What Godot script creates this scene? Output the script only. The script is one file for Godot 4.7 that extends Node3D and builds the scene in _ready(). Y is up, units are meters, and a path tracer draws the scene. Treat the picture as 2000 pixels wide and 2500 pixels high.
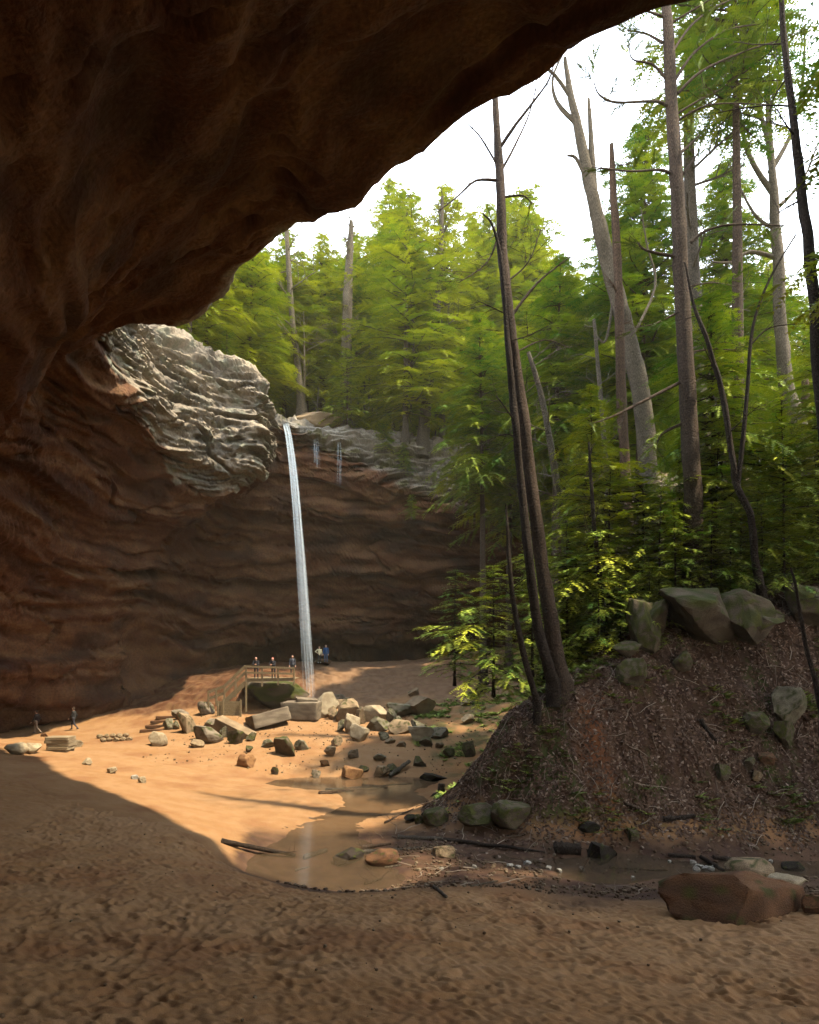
extends Node3D
# Sandstone recess cave with a waterfall, seen from under the near roof.
# World: x to the right, y up, the view looks along -z. The stream lies near y = 0, the eye at y = 7.

const FOCAL := 1500.0
const HORIZON := 1600.0
const EYE := 7.0

var rng := RandomNumberGenerator.new()
var noise_a := FastNoiseLite.new()
var noise_b := FastNoiseLite.new()
var noise_c := FastNoiseLite.new()
var used := {}
var mats := {}

# ------------------------------------------------------------------ mesh collector
class Shape:
	var v := PackedVector3Array()
	var n := PackedVector3Array()
	var c := PackedColorArray()
	var i := PackedInt32Array()
	func tri(a: Vector3, b: Vector3, d: Vector3, col: Color) -> void:
		var k := v.size()
		v.push_back(a); v.push_back(b); v.push_back(d)
		c.push_back(col); c.push_back(col); c.push_back(col)
		i.push_back(k); i.push_back(k + 1); i.push_back(k + 2)
	func done() -> ArrayMesh:
		var m := ArrayMesh.new()
		var a := []
		a.resize(Mesh.ARRAY_MAX)
		a[Mesh.ARRAY_VERTEX] = v
		if n.size() == v.size():
			a[Mesh.ARRAY_NORMAL] = n
		if c.size() == v.size():
			a[Mesh.ARRAY_COLOR] = c
		a[Mesh.ARRAY_INDEX] = i
		m.add_surface_from_arrays(Mesh.PRIMITIVE_TRIANGLES, a)
		return m

# a tapered tube through points; the caps are closed with a fan
func tube(s: Shape, pts: PackedVector3Array, rad: PackedFloat32Array, sides: int, col: Color, rough := 0.0) -> void:
	var up := Vector3(0.31, 0.2, 0.93)
	var first := s.v.size()
	var np := pts.size()
	for k in np:
		var t: Vector3 = (pts[mini(k + 1, np - 1)] - pts[maxi(k - 1, 0)]).normalized()
		var x := t.cross(up)
		if x.length() < 0.05:
			x = t.cross(Vector3.RIGHT)
		x = x.normalized()
		var y := t.cross(x).normalized()
		for j in sides:
			var a := TAU * j / sides
			var dir := x * cos(a) + y * sin(a)
			var r := rad[k]
			if rough > 0.0:
				var q := pts[k] + dir * r
				r *= 1.0 + rough * noise_a.get_noise_3d(q.x * 9.0, q.y * 2.0, q.z * 9.0) + rough * 0.6 * noise_a.get_noise_3d(a * 3.0 + 7.0, q.y * 0.7, q.x + 5.0)
			s.v.push_back(pts[k] + dir * r)
			s.n.push_back(dir)
			if rough > 0.0:
				var tone := clampf(0.82 + 0.55 * noise_b.get_noise_3d(pts[k].x + dir.x * 0.9, pts[k].y * 0.55, pts[k].z + dir.z * 0.9), 0.4, 1.15)
				s.c.push_back(Color(col.r * tone, col.g * tone, col.b * tone * (0.9 + 0.1 * tone)))
			else:
				s.c.push_back(col)
	for k in np - 1:
		for j in sides:
			var a := first + k * sides + j
			var b := first + k * sides + (j + 1) % sides
			s.i.push_back(a); s.i.push_back(a + sides); s.i.push_back(b)
			s.i.push_back(b); s.i.push_back(a + sides); s.i.push_back(b + sides)
	for cap in 2:
		var k := 0 if cap == 0 else np - 1
		var mid := s.v.size()
		var t: Vector3 = (pts[1] - pts[0]).normalized() * -1.0 if cap == 0 else (pts[np - 1] - pts[np - 2]).normalized()
		s.v.push_back(pts[k]); s.n.push_back(t); s.c.push_back(col)
		for j in sides:
			var a := first + k * sides + j
			var b := first + k * sides + (j + 1) % sides
			if cap == 0:
				s.i.push_back(mid); s.i.push_back(a); s.i.push_back(b)
			else:
				s.i.push_back(mid); s.i.push_back(b); s.i.push_back(a)

# a box with slightly uneven corners, flat shaded
func slab(s: Shape, t: Transform3D, size: Vector3, col: Color, uneven := 0.0, r: RandomNumberGenerator = null) -> void:
	var p := []
	for k in 8:
		var q := Vector3((k & 1) - 0.5, ((k >> 1) & 1) - 0.5, ((k >> 2) & 1) - 0.5) * size
		if uneven > 0.0:
			q += Vector3(r.randf_range(-1, 1), r.randf_range(-1, 1), r.randf_range(-1, 1)) * uneven
		p.push_back(t * q)
	for f in [[0, 2, 3, 1], [4, 5, 7, 6], [0, 1, 5, 4], [2, 6, 7, 3], [0, 4, 6, 2], [1, 3, 7, 5]]:
		s.tri(p[f[0]], p[f[1]], p[f[2]], col)
		s.tri(p[f[0]], p[f[2]], p[f[3]], col)

func at(px: float, py: float, d: float) -> Vector3:
	return Vector3((px - 1000.0) / FOCAL * d, EYE + (HORIZON - py) / FOCAL * d, -d)

# ------------------------------------------------------------------ objects
func numbered(called: String) -> String:
	if not used.has(called):
		used[called] = 0
		return called
	used[called] += 1
	return "%s_%03d" % [called, used[called]]

func tag(o: Node, label: String, category: String, group := "") -> Node:
	o.set_meta("label", label)
	o.set_meta("category", category)
	if group:
		o.set_meta("group", group)
	return o

func one(called: String, mesh: Mesh, m: Material, parent: Node = null) -> MeshInstance3D:
	var o := MeshInstance3D.new()
	o.mesh = mesh
	o.material_override = m
	if parent == null:
		o.name = numbered(called)
		add_child(o, true)
	else:
		o.name = called
		parent.add_child(o, true)
	return o

func base(called: String, where: Vector3, turn := 0.0) -> Node3D:
	var o := Node3D.new()
	o.name = numbered(called)
	add_child(o, true)
	o.position = where
	o.rotation.y = turn
	return o

func structure(o: Node, label := "") -> Node:
	o.set_meta("kind", "structure")
	if label:
		o.set_meta("label", label)
	return o

func stuff(o: Node, label := "", category := "") -> Node:
	o.set_meta("kind", "stuff")
	if label:
		o.set_meta("label", label)
	if category:
		o.set_meta("category", category)
	return o

# ------------------------------------------------------------------ materials
func noise_tex(freq: float, oct: int, seed_: int, lo: Color, hi: Color, size := 512, kind := FastNoiseLite.TYPE_SIMPLEX_SMOOTH, normal := false, bump := 8.0) -> NoiseTexture2D:
	var f := FastNoiseLite.new()
	f.noise_type = kind
	f.frequency = freq
	f.fractal_octaves = oct
	f.seed = seed_
	var t := NoiseTexture2D.new()
	t.width = size
	t.height = size
	t.seamless = true
	t.noise = f
	if normal:
		t.as_normal_map = true
		t.bump_strength = bump
	else:
		var g := Gradient.new()
		g.set_color(0, lo)
		g.set_color(1, hi)
		t.color_ramp = g
	return t

func surface(called: String, col: Color, rough: float, tex: Texture2D = null, scale := 0.3, nrm: Texture2D = null, depth := 1.0, vertex := false) -> StandardMaterial3D:
	var m := StandardMaterial3D.new()
	m.resource_name = called
	m.albedo_color = col.linear_to_srgb()
	m.roughness = rough
	m.metallic_specular = 0.3
	m.vertex_color_use_as_albedo = vertex
	if tex:
		m.albedo_texture = tex
	if nrm:
		m.normal_enabled = true
		m.normal_texture = nrm
		m.normal_scale = depth
	if tex or nrm:
		m.uv1_triplanar = true
		m.uv1_world_triplanar = true
		m.uv1_scale = Vector3.ONE * scale
	mats[called] = m
	return m

func _ready() -> void:
	var t0 := Time.get_ticks_msec()
	# ---------------- camera: level, the lens shifted up
	var cam := Camera3D.new()
	cam.name = "camera"
	cam.position = Vector3(0, EYE, 0)
	add_child(cam)
	cam.set_frustum(2.0 * 0.1 * 1250.0 / FOCAL, Vector2(0, 0.1 * 350.0 / FOCAL), 0.1, 600.0)
	cam.current = true
	# ---------------- sky and exposure
	var env := Environment.new()
	var sky := Sky.new()
	var air := ProceduralSkyMaterial.new()
	air.sky_top_color = Color(0.74, 0.79, 0.86)
	air.sky_horizon_color = Color(1.0, 0.965, 0.90)
	air.sky_curve = 0.3
	air.ground_bottom_color = Color(0.2, 0.17, 0.12)
	air.ground_horizon_color = Color(0.5, 0.5, 0.48)
	air.sky_energy_multiplier = 1.55
	air.sun_angle_max = 5.0
	sky.sky_material = air
	env.background_mode = Environment.BG_SKY
	env.sky = sky
	env.tonemap_mode = Environment.TONE_MAPPER_LINEAR
	env.tonemap_exposure = 3.1
	env.fog_enabled = true
	env.fog_density = 0.0003
	env.fog_light_color = Color(1.0, 0.97, 0.86)
	env.sdfgi_enabled = true
	env.ssao_enabled = true
	env.ssil_enabled = true
	var we := WorldEnvironment.new()
	we.name = "air"
	we.environment = env
	add_child(we)
	# ---------------- sun: from the right, high, a little beyond
	var sun := DirectionalLight3D.new()
	sun.name = "sun"
	sun.light_color = Color(1.0, 0.93, 0.80)
	sun.light_energy = 1.6
	sun.light_angular_distance = 1.0
	sun.shadow_enabled = true
	add_child(sun)
	sun.basis = Basis.looking_at(-TO_SUN.normalized(), Vector3.UP)

	noise_a.noise_type = FastNoiseLite.TYPE_SIMPLEX_SMOOTH
	noise_a.frequency = 1.0
	noise_a.fractal_type = FastNoiseLite.FRACTAL_NONE
	noise_a.seed = 11
	noise_b.noise_type = FastNoiseLite.TYPE_SIMPLEX_SMOOTH
	noise_b.frequency = 1.0
	noise_b.fractal_octaves = 4
	noise_b.seed = 23
	noise_c.noise_type = FastNoiseLite.TYPE_CELLULAR
	noise_c.frequency = 1.0
	noise_c.fractal_type = FastNoiseLite.FRACTAL_NONE
	noise_c.cellular_return_type = FastNoiseLite.RETURN_DISTANCE
	noise_c.seed = 5
	rng.seed = 7
	make_materials()
	# ---------------- the setting
	solve_ground()
	build_shell()
	build_ground()
	build_water()
	make_tree_kinds()
	build_trees()
	build_rocks()
	build_waterfall()
	build_staircase()
	build_people()
	build_wood()
	build_litter()

const TO_SUN := Vector3(0.70, 1.6, 0.20)

func make_materials() -> void:
	var grain := noise_tex(0.03, 5, 3, Color(0.68, 0.68, 0.68), Color(1.08, 1.08, 1.08))
	var nrm := noise_tex(0.03, 5, 8, Color.BLACK, Color.WHITE, 512, FastNoiseLite.TYPE_SIMPLEX_SMOOTH, true, 10.0)
	var fine := noise_tex(0.06, 4, 4, Color(0.72, 0.72, 0.72), Color(1.08, 1.08, 1.08))
	var fine_n := noise_tex(0.08, 4, 9, Color.BLACK, Color.WHITE, 512, FastNoiseLite.TYPE_SIMPLEX_SMOOTH, true, 6.0)
	surface("rock", Color.WHITE, 0.95, grain, 0.27, nrm, 0.9, true)
	surface("ground", Color.WHITE, 0.95, fine, 0.8, fine_n, 0.7, true)
	surface("sand", Color.WHITE, 0.95, fine, 1.4, fine_n, 0.5, true)
	var w := surface("water", Color(0.07, 0.05, 0.03), 0.11)
	w.transparency = BaseMaterial3D.TRANSPARENCY_ALPHA
	w.albedo_color.a = 0.4
	w.metallic_specular = 0.5

# ------------------------------------------------------------------ ground height: smooth surface through surveyed points (x, depth, height)
var gx := PackedFloat64Array()
var gd := PackedFloat64Array()
var gw := PackedFloat64Array()
const GX0 := -60.0
const GD0 := -30.0
const GNX := 161
const GND := 126
var gh := PackedFloat32Array()

func survey() -> Array:
	return [
		[0, 0, 5.3], [-8, 0, 6.5], [8, 0, 4.3], [0, -8, 6.8], [-15, 5, 5.0], [15, 2, 2.6], [-12, 10, 2.9],
		[0, 8.3, 2.0], [-4.9, 7.3, 2.7], [6.2, 9.3, 1.4], [0, 11.5, 1.6], [-7, 10.5, 2.1], [8.5, 12.8, 1.0], [13, 10, 1.4], [15, 15.5, 0.5],
		[0, 16.3, 0.75], [7.3, 15.6, 0.62], [-4.9, 18.0, 0.62], [-7.2, 20.6, 0.85], [-9.1, 19.5, 1.2], [-12, 18, 1.65],
		[-18, 27, 1.7], [-11.9, 25.5, 1.1], [-9.2, 25, 0.7], [-28, 42, 1.4], [-19, 36, 1.25], [-13.4, 31, 0.8], [-14.4, 38, 0.92],
		[-6.9, 26, 0.14], [-8.5, 28.5, 0.28], [-6.2, 31, 0.2], [-6.9, 34.3, -0.12], [0, 34.3, -0.18], [-3, 34.3, -0.22], [-4.4, 25.6, -0.04], [-2.2, 27.6, -0.1], [-4.6, 29, 0.16], [0.3, 29.6, -0.1], [1.0, 31.5, 0.08],
		[-4.8, 20.3, -0.3], [-1.3, 18.7, -0.15], [-3.6, 22.5, -0.2], [0.2, 21.3, 0.15], [4, 19.6, 0.1], [8.5, 19.4, 0.05], [12.4, 19.4, 0.03], [16, 19, 0.0], [5, 17.6, 0.2],
		[-9.1, 38, 0.7], [-10.4, 43.5, 1.5], [-10, 50, 2.7], [-2.5, 38, 0.67], [-2.9, 44, 1.7], [-3.4, 51.5, 3.2], [0, 53, 3.8], [0, 58, 5.4], [0, 64, 6.3],
		[-8.3, 62, 5.9], [-10.6, 54, 3.6], [-14, 47.5, 2.45], [-16.6, 48, 2.5], [-19.3, 50, 2.6], [-19.5, 45, 1.6], [-23, 44, 1.2], [-29, 44, 1.1],
		[-12.5, 52, 4.9], [-14.5, 52.0, 4.9], [-13, 49.6, 2.9], [-11.5, 49.2, 2.8], [-9.5, 48.5, 2.55], [-15.5, 49.6, 2.8], [-11, 57, 5.2], [-16, 56, 5.2],
		[2.7, 41, 1.5], [4.8, 36, 0.9], [6.3, 47, 3.7], [8.7, 52, 5.2], [3, 36.5, 0.5], [2, 34.5, 0.05],
		[0.5, 24.6, 0.3], [2.2, 25, 1.0], [3.06, 25.5, 2.7], [4.25, 25.6, 4.4], [6.3, 25.6, 5.6], [7.8, 26, 6.3], [9.7, 26.5, 7.5], [13.5, 27, 8.7], [16.2, 27, 8.9], [18, 27, 9.1],
		[7.4, 22.3, 0.35], [7.8, 23.3, 2.3], [8.2, 24.5, 4.5], [11.7, 22, 0.4], [12.4, 23.3, 2.3], [13.3, 25, 5.2], [16.5, 26, 7.0], [6.1, 23, 1.6], [4, 24, 1.4], [4, 22.6, 0.3], [16, 22, 0.6],
		[6, 29.5, 3.2], [3.5, 28.5, 1.2], [4, 33, 0.8], [9, 33, 4.5], [14, 34, 7.0], [20, 34, 9.0], [12, 42, 4.5], [20, 45, 8.0], [30, 40, 12.0], [30, 50, 14.0], [15, 52, 6.3],
		[40, 30, 14.0], [25, 25, 10.0], [25, 18, 2.5], [27, 8, 2.5], [40, 10, 6.0], [40, -5, 5.0], [20, -12, 3.5], [-30, 20, 4.0], [-20, 15, 2.8], [-25, 32, 1.9], [-36, 40, 1.6], [-30, 54, 3.0],
		[0, 76, 6.5], [-30, 78, 6.0], [30, 78, 15.0], [60, 60, 20.0], [70, 0, 12.0], [-45, -10, 8.0],
	]

func kernel(r2: float) -> float:
	return 0.0 if r2 < 1e-9 else 0.5 * r2 * log(r2)

func solve_ground() -> void:
	var pts := survey()
	var m := pts.size()
	var n := m + 3
	var a := []
	for i in n:
		var row := PackedFloat64Array()
		row.resize(n + 1)
		a.push_back(row)
	for i in m:
		gx.push_back(pts[i][0]); gd.push_back(pts[i][1])
		for j in m:
			var dx: float = pts[i][0] - pts[j][0]
			var dz: float = pts[i][1] - pts[j][1]
			a[i][j] = kernel(dx * dx + dz * dz)
		a[i][i] += 0.02
		a[i][m] = 1.0; a[i][m + 1] = pts[i][0]; a[i][m + 2] = pts[i][1]
		a[m][i] = 1.0; a[m + 1][i] = pts[i][0]; a[m + 2][i] = pts[i][1]
		a[i][n] = pts[i][2]
	for k in n:
		var p := k
		for i in range(k + 1, n):
			if absf(a[i][k]) > absf(a[p][k]):
				p = i
		var tmp = a[k]; a[k] = a[p]; a[p] = tmp
		var rk: PackedFloat64Array = a[k]
		for i in range(k + 1, n):
			var ri: PackedFloat64Array = a[i]
			var f := ri[k] / rk[k]
			if f != 0.0:
				for j in range(k, n + 1):
					ri[j] -= f * rk[j]
				a[i] = ri
	gw.resize(n)
	for k in range(n - 1, -1, -1):
		var s: float = a[k][n]
		for j in range(k + 1, n):
			s -= a[k][j] * gw[j]
		gw[k] = s / a[k][k]
	gh.resize(GNX * GND)
	for j in GND:
		var d := GD0 + j
		for i in GNX:
			var x := GX0 + i
			var h := gw[m] + gw[m + 1] * x + gw[m + 2] * d
			for k in m:
				var dx := x - gx[k]
				var dz := d - gd[k]
				var r2 := dx * dx + dz * dz
				if r2 > 1e-9:
					h += gw[k] * 0.5 * r2 * log(r2)
			gh[j * GNX + i] = h

# bicubic height at (x, depth)
func ground(x: float, d: float) -> float:
	var u := clampf(x - GX0, 1.0, GNX - 3.001)
	var w := clampf(d - GD0, 1.0, GND - 3.001)
	var i := int(u)
	var j := int(w)
	u -= i
	w -= j
	var k := (j - 1) * GNX + i
	var r0 := cubic_interpolate(gh[k], gh[k + 1], gh[k - 1], gh[k + 2], u)
	k += GNX
	var r1 := cubic_interpolate(gh[k], gh[k + 1], gh[k - 1], gh[k + 2], u)
	k += GNX
	var r2 := cubic_interpolate(gh[k], gh[k + 1], gh[k - 1], gh[k + 2], u)
	k += GNX
	var r3 := cubic_interpolate(gh[k], gh[k + 1], gh[k - 1], gh[k + 2], u)
	return cubic_interpolate(r1, r2, r0, r3, w)

# where the sight line through a surveyed mark meets the ground
func on_ground(px: float, py: float, from := 6.0, to := 75.0) -> Vector3:
	var d := from
	while d < to:
		var p := at(px, py, d)
		if ground(p.x, d) >= p.y:
			break
		d += 0.04
	var q := at(px, py, d)
	q.y = ground(q.x, d)
	return q

# ------------------------------------------------------------------ the sandstone shell: sections along the rim, each a profile from the foot of the wall to the plateau
func sections() -> Array:
	# lip x, lip depth, outward x, outward depth, seven [outward distance, height] from lip down to foot, then face and rim
	var near_p := [[0, 24.0], [3, 23.3], [8, 21.8], [14, 19.0], [20, 14.0], [23.5, 8.0], [25, 1.0]]
	return [
		[30, -24, -0.7, -0.7, near_p, [[1, 27.5], [3, 31]]],
		[29, -6, -0.85, -0.5, near_p, [[1, 27.5], [3, 31]]],
		[20, 8.5, -0.8, -0.5, near_p, [[1, 27.5], [3, 31]]],  # unseen roof edge here and behind, widened to shade the near sand
		[6.6, 16, -0.67, -0.74, near_p, [[1, 27.5], [3, 31]]],
		[1.3, 20, -0.66, -0.75, near_p, [[1, 27.5], [3, 31]]],
		[-3.5, 24, -0.67, -0.74, [[0, 24.1], [3, 23.0], [7, 21.3], [12, 18.3], [17, 13.5], [20.5, 8.0], [22, 0.5]], [[1, 27.5], [3, 31]]],
		[-11, 30.5, -0.74, -0.67, [[0, 24.5], [2.5, 23.2], [5.5, 20.8], [8.5, 16.5], [11, 12.0], [13, 7.0], [14, 0.5]], [[0.8, 27.5], [2.5, 31]]],
		[-16.8, 35.0, -0.97, -0.22, [[0, 25.8], [2, 24.2], [4, 22.0], [6.5, 18.4], [8.8, 13.0], [10.0, 6.0], [13.5, 0.0]], [[0.2, 28.2], [2, 31.3]]],
		[-17.9, 40, -1, 0.0, [[0, 24.0], [1.5, 22.5], [4, 19.6], [7.5, 14.4], [10, 8.4], [10.8, 4.6], [15.5, 0.6]], [[-0.3, 27.5], [1.5, 31.5]]],
		[-18.3, 45, -1, 0.08, [[0, 23.2], [2, 21.0], [4.6, 17.8], [7, 13.6], [8.8, 9.0], [9.4, 5.0], [13.5, 0.8]], [[-0.3, 27.4], [1.0, 31.5]]],
		[-16.4, 49, -0.95, 0.3, [[0, 20.7], [2, 19.3], [4.6, 16.9], [6.8, 13.4], [8.2, 9.0], [8.7, 5.0], [9.0, 0.8]], [[-0.9, 26.0], [0.5, 31.2]]],
		[-13.7, 50.6, -0.97, 0.26, [[0, 21.1], [1.8, 20.0], [4.4, 18.4], [7.4, 16.0], [9.8, 13.2], [10.9, 8.8], [11.2, 1.2]], [[-1.7, 26.0], [-0.6, 30.4]]],
		[-12.6, 53.6, -0.8, 0.6, [[0, 24.5], [2.0, 22.6], [5.8, 19.8], [9.0, 15.6], [10.6, 11.0], [11.2, 7.4], [10.4, 2.4]], [[-0.6, 27.2], [0.6, 29.9]]],
		[-12.0, 56.6, -0.5, 0.87, [[0, 27.9], [0.9, 25.6], [2.8, 22.0], [5.2, 17.0], [7.6, 12.4], [8.4, 8.8], [13.0, 4.4]], [[0.0, 28.6], [1.4, 29.1]]],
		[-9, 58.2, -0.2, 0.98, [[0, 27.0], [1.0, 24.9], [3.0, 21.4], [5.2, 17.0], [7.6, 12.4], [8.4, 9.4], [13.5, 4.8]], [[0.3, 28.1], [1.8, 29.0]]],
		[-4, 59.8, 0.0, 1.0, [[0, 25.2], [1.4, 23.0], [3.4, 19.0], [5.4, 14.5], [7.8, 11.0], [8.6, 9.0], [14, 4.8]], [[0.6, 27.4], [2.6, 29.0]]],
		[3, 61, 0.05, 1.0, [[0, 22.0], [1.5, 20.0], [3, 16.2], [5, 12.6], [7.4, 10.4], [8.4, 9.0], [14, 4.8]], [[0.6, 25.5], [2.8, 28.8]]],
		[11, 61.6, 0.1, 1.0, [[0, 19.5], [1.5, 17.5], [3, 14.0], [4.2, 11.4], [6, 9.6], [8, 8.4], [10, 4.8]], [[0.7, 24.0], [3.4, 28.5]]],
		[20, 60, 0.2, 0.98, [[0, 14.0], [0.5, 12.5], [1, 11], [1.3, 9.5], [1.5, 8.5], [1, 7.0], [0, 4.0]], [[1, 20], [4, 26.0]]],
		[30, 56, 0.45, 0.9, [[0, 16.0], [-2, 14.8], [-5, 13.4], [-8, 12.0], [-11, 10.6], [-14, 8.5], [-17, 5.0]], [[3, 19.5], [8, 24.5]]],
		[45, 44, 0.75, 0.66, [[0, 17.0], [-2, 15.8], [-4, 14.4], [-7, 13.0], [-10, 11.6], [-12, 9.5], [-15, 6.0]], [[4, 20.5], [9, 25.0]]],
		[60, 26, 0.95, 0.3, [[0, 17.0], [-2, 15.8], [-4, 14.4], [-7, 13.0], [-10, 11.6], [-12, 9.5], [-15, 6.0]], [[4, 20.5], [9, 25.0]]],
		[66, 0, 1, 0.0, [[0, 17.0], [-2, 15.8], [-4, 14.4], [-7, 13.0], [-10, 11.6], [-12, 9.5], [-15, 4.0]], [[4, 20.5], [9, 25.0]]],
	]

var shell_ctrl := []      # per section twelve control points
const S_COUNT := [3, 4, 8, 12, 16, 26, 34, 56, 54, 44, 34, 30, 30, 30, 38, 44, 44, 40, 26, 18, 8, 6]
const T_COUNT := [12, 16, 20, 26, 32, 34, 42, 46, 14, 12, 8]
var plateau := []         # rows of points on the plateau, [s][t]

func cr(a: Array, k: int, w: float) -> Vector3:
	var n := a.size()
	var p: Vector3 = a[k]
	var q: Vector3 = a[mini(k + 1, n - 1)]
	return p.cubic_interpolate(q, a[maxi(k - 1, 0)], a[mini(k + 2, n - 1)], w)

func ledge(v: float, hard: float) -> float:
	return smoothstep(-hard, hard, v) * 2.0 - 1.0

# relief of bedded sandstone at p: thick and thin beds that stand out or are worn back, stronger here and weaker there
func bedding(p: Vector3, hard: float) -> float:
	var yy := p.y + 1.3 * noise_a.get_noise_3d(p.x * 0.06, p.y * 0.05, p.z * 0.06) + 0.45 * noise_a.get_noise_3d(p.x * 0.19 + 9.0, p.y * 0.12, p.z * 0.19)
	var l1 := noise_a.get_noise_3d(p.x * 0.035, yy * 0.34, p.z * 0.035 + 40.0)
	var l2 := noise_a.get_noise_3d(p.x * 0.10 + 30.0, yy * 0.95, p.z * 0.10)
	var l3 := noise_a.get_noise_3d(p.x * 0.22 + 70.0, yy * 2.7, p.z * 0.22)
	var m2 := smoothstep(-0.3, 0.5, noise_a.get_noise_3d(p.x * 0.13, p.y * 0.16 + 7.0, p.z * 0.13))
	var m3 := smoothstep(-0.1, 0.6, noise_a.get_noise_3d(p.x * 0.17 + 3.0, p.y * 0.21, p.z * 0.17 + 21.0))
	# open bedding cracks, long and thin
	var cr1 := absf(noise_a.get_noise_3d(p.x * 0.05 + 11.0, yy * 0.30 + 0.25 * noise_a.get_noise_3d(p.x * 0.3, p.y * 0.3, p.z * 0.3), p.z * 0.05))
	var crack := smoothstep(0.07, 0.01, cr1) * smoothstep(-0.2, 0.1, noise_a.get_noise_3d(p.x * 0.11, p.y * 0.3 + 31.0, p.z * 0.11))
	var cr2 := absf(noise_a.get_noise_3d(p.x * 0.09 + 51.0, yy * 0.62 + 0.3 * noise_a.get_noise_3d(p.x * 0.4 + 8.0, p.y * 0.3, p.z * 0.4), p.z * 0.09))
	crack += 0.55 * smoothstep(0.09, 0.02, cr2) * smoothstep(0.0, 0.3, noise_a.get_noise_3d(p.x * 0.15 + 4.0, p.y * 0.35, p.z * 0.15))
	return -1.15 * crack + 0.60 * ledge(l1, 0.12) + (0.12 + 0.38 * m2) * ledge(l2, 0.11) + (0.02 + 0.22 * m3) * ledge(l3, hard)

func build_shell() -> void:
	for s in sections():
		var out := Vector3(s[2], 0, -s[3]).normalized()
		var lip := Vector3(s[0], 0, -s[1])
		var c := []
		for k in 7:
			var q: Array = s[4][6 - k]
			c.push_back(lip + out * float(q[0]) + Vector3.UP * float(q[1]))
		for q in s[5]:
			c.push_back(lip + out * float(q[0]) + Vector3.UP * float(q[1]))
		var rim: Vector3 = c[8]
		c.push_back(rim + out * 8.0 + Vector3.UP * 2.6)
		c.push_back(rim + out * 30.0 + Vector3.UP * 5.0)
		c.push_back(rim + out * 90.0 + Vector3.UP * 9.0)
		shell_ctrl.push_back(c)
	var ns := 1
	for k in S_COUNT:
		ns += k
	var nt := 1
	for k in T_COUNT:
		nt += k
	var pos := PackedVector3Array()
	pos.resize(ns * nt)
	var s_of := PackedFloat32Array()
	var t_of := PackedFloat32Array()
	for a in S_COUNT.size():
		for b in S_COUNT[a]:
			s_of.push_back(a + float(b) / S_COUNT[a])
	s_of.push_back(S_COUNT.size())
	for a in T_COUNT.size():
		for b in T_COUNT[a]:
			t_of.push_back(a + float(b) / T_COUNT[a])
	t_of.push_back(T_COUNT.size())
	for i in ns:
		var si := mini(int(s_of[i]), S_COUNT.size() - 1)
		var sw := s_of[i] - si
		var row := []
		for k in 12:
			var col: Vector3 = shell_ctrl[si][k].cubic_interpolate(shell_ctrl[si + 1][k], shell_ctrl[maxi(si - 1, 0)][k], shell_ctrl[mini(si + 2, S_COUNT.size())][k], sw)
			row.push_back(col)
		for j in nt:
			var tj := mini(int(t_of[j]), T_COUNT.size() - 1)
			pos[i * nt + j] = cr(row, tj, t_of[j] - tj)
	var nor := grid_normals(pos, ns, nt)
	# relief
	var col := PackedColorArray()
	col.resize(ns * nt)
	for i in ns:
		var s := s_of[i]
		for j in nt:
			var k := i * nt + j
			var t := t_of[j]
			var p := pos[k]
			var n := nor[k]
			var big := noise_b.get_noise_3d(p.x * 0.09, p.y * 0.12, p.z * 0.09)
			if t < 8.35:
				var b := bedding(p, 0.16)
				var amount := 0.85
				var low := 1.0
				var crag := 0.0
				if s < 7.0:
					amount = 0.62; low = 0.8 - 0.4 * smoothstep(5.2, 6.2, s)
				elif t > 5.6 and s < 12.4:
					amount = 0.95; low = 0.6; crag = 1.0
				elif s > 12.4 and t > 5.7:
					amount = 1.3; low = 0.7; crag = 1.0
				var fin := noise_b.get_noise_3d(p.x * 0.55, p.y * 1.1, p.z * 0.55)
				var chip := noise_b.get_noise_3d(p.x * 2.1 + 4.0, p.y * 4.2, p.z * 2.1)
				pos[k] = p + n * (amount * b * 0.62 + low * big + 0.18 * fin + (0.05 + 0.06 * crag) * chip + 0.17 * crag * ledge(noise_a.get_noise_3d(p.x * 0.28, (p.y + 1.1 * big) * 4.4, p.z * 0.28 + 60.0), 0.2))
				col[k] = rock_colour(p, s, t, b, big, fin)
			else:
				pos[k] = p + Vector3.UP * (0.8 * big + 0.25 * noise_b.get_noise_3d(p.x * 0.5, 0.0, p.z * 0.5))
				col[k] = forest_floor(p)
	nor = grid_normals(pos, ns, nt)
	var rim_j := 0
	for a in 8:
		rim_j += T_COUNT[a]
	rim_j += 3
	var cut := [0]
	for mark in [7, 12, 18, 22]:
		var at_i := 0
		for a in mark:
			at_i += S_COUNT[a]
		cut.push_back(at_i)
	var called := ["cave_roof", "cliff", "recess_wall", "hillside"]
	var says := ["dark smooth sandstone roof overhanging the foreground", "pale bedded cliff above an orange overhang left of the waterfall", "dark recessed rock wall behind the waterfall", "wooded hillside on the valley's far side"]
	for k in 4:
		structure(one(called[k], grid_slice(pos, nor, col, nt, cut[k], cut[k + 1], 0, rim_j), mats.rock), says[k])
	structure(one("plateau", grid_slice(pos, nor, col, nt, 0, ns - 1, rim_j, nt - 1), mats.ground), "forest floor on top of the cliff")
	var p9 := rim_j
	for i in range(0, ns):
		var row := []
		for j in range(p9, nt):
			row.push_back(pos[i * nt + j])
		plateau.push_back(row)

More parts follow.
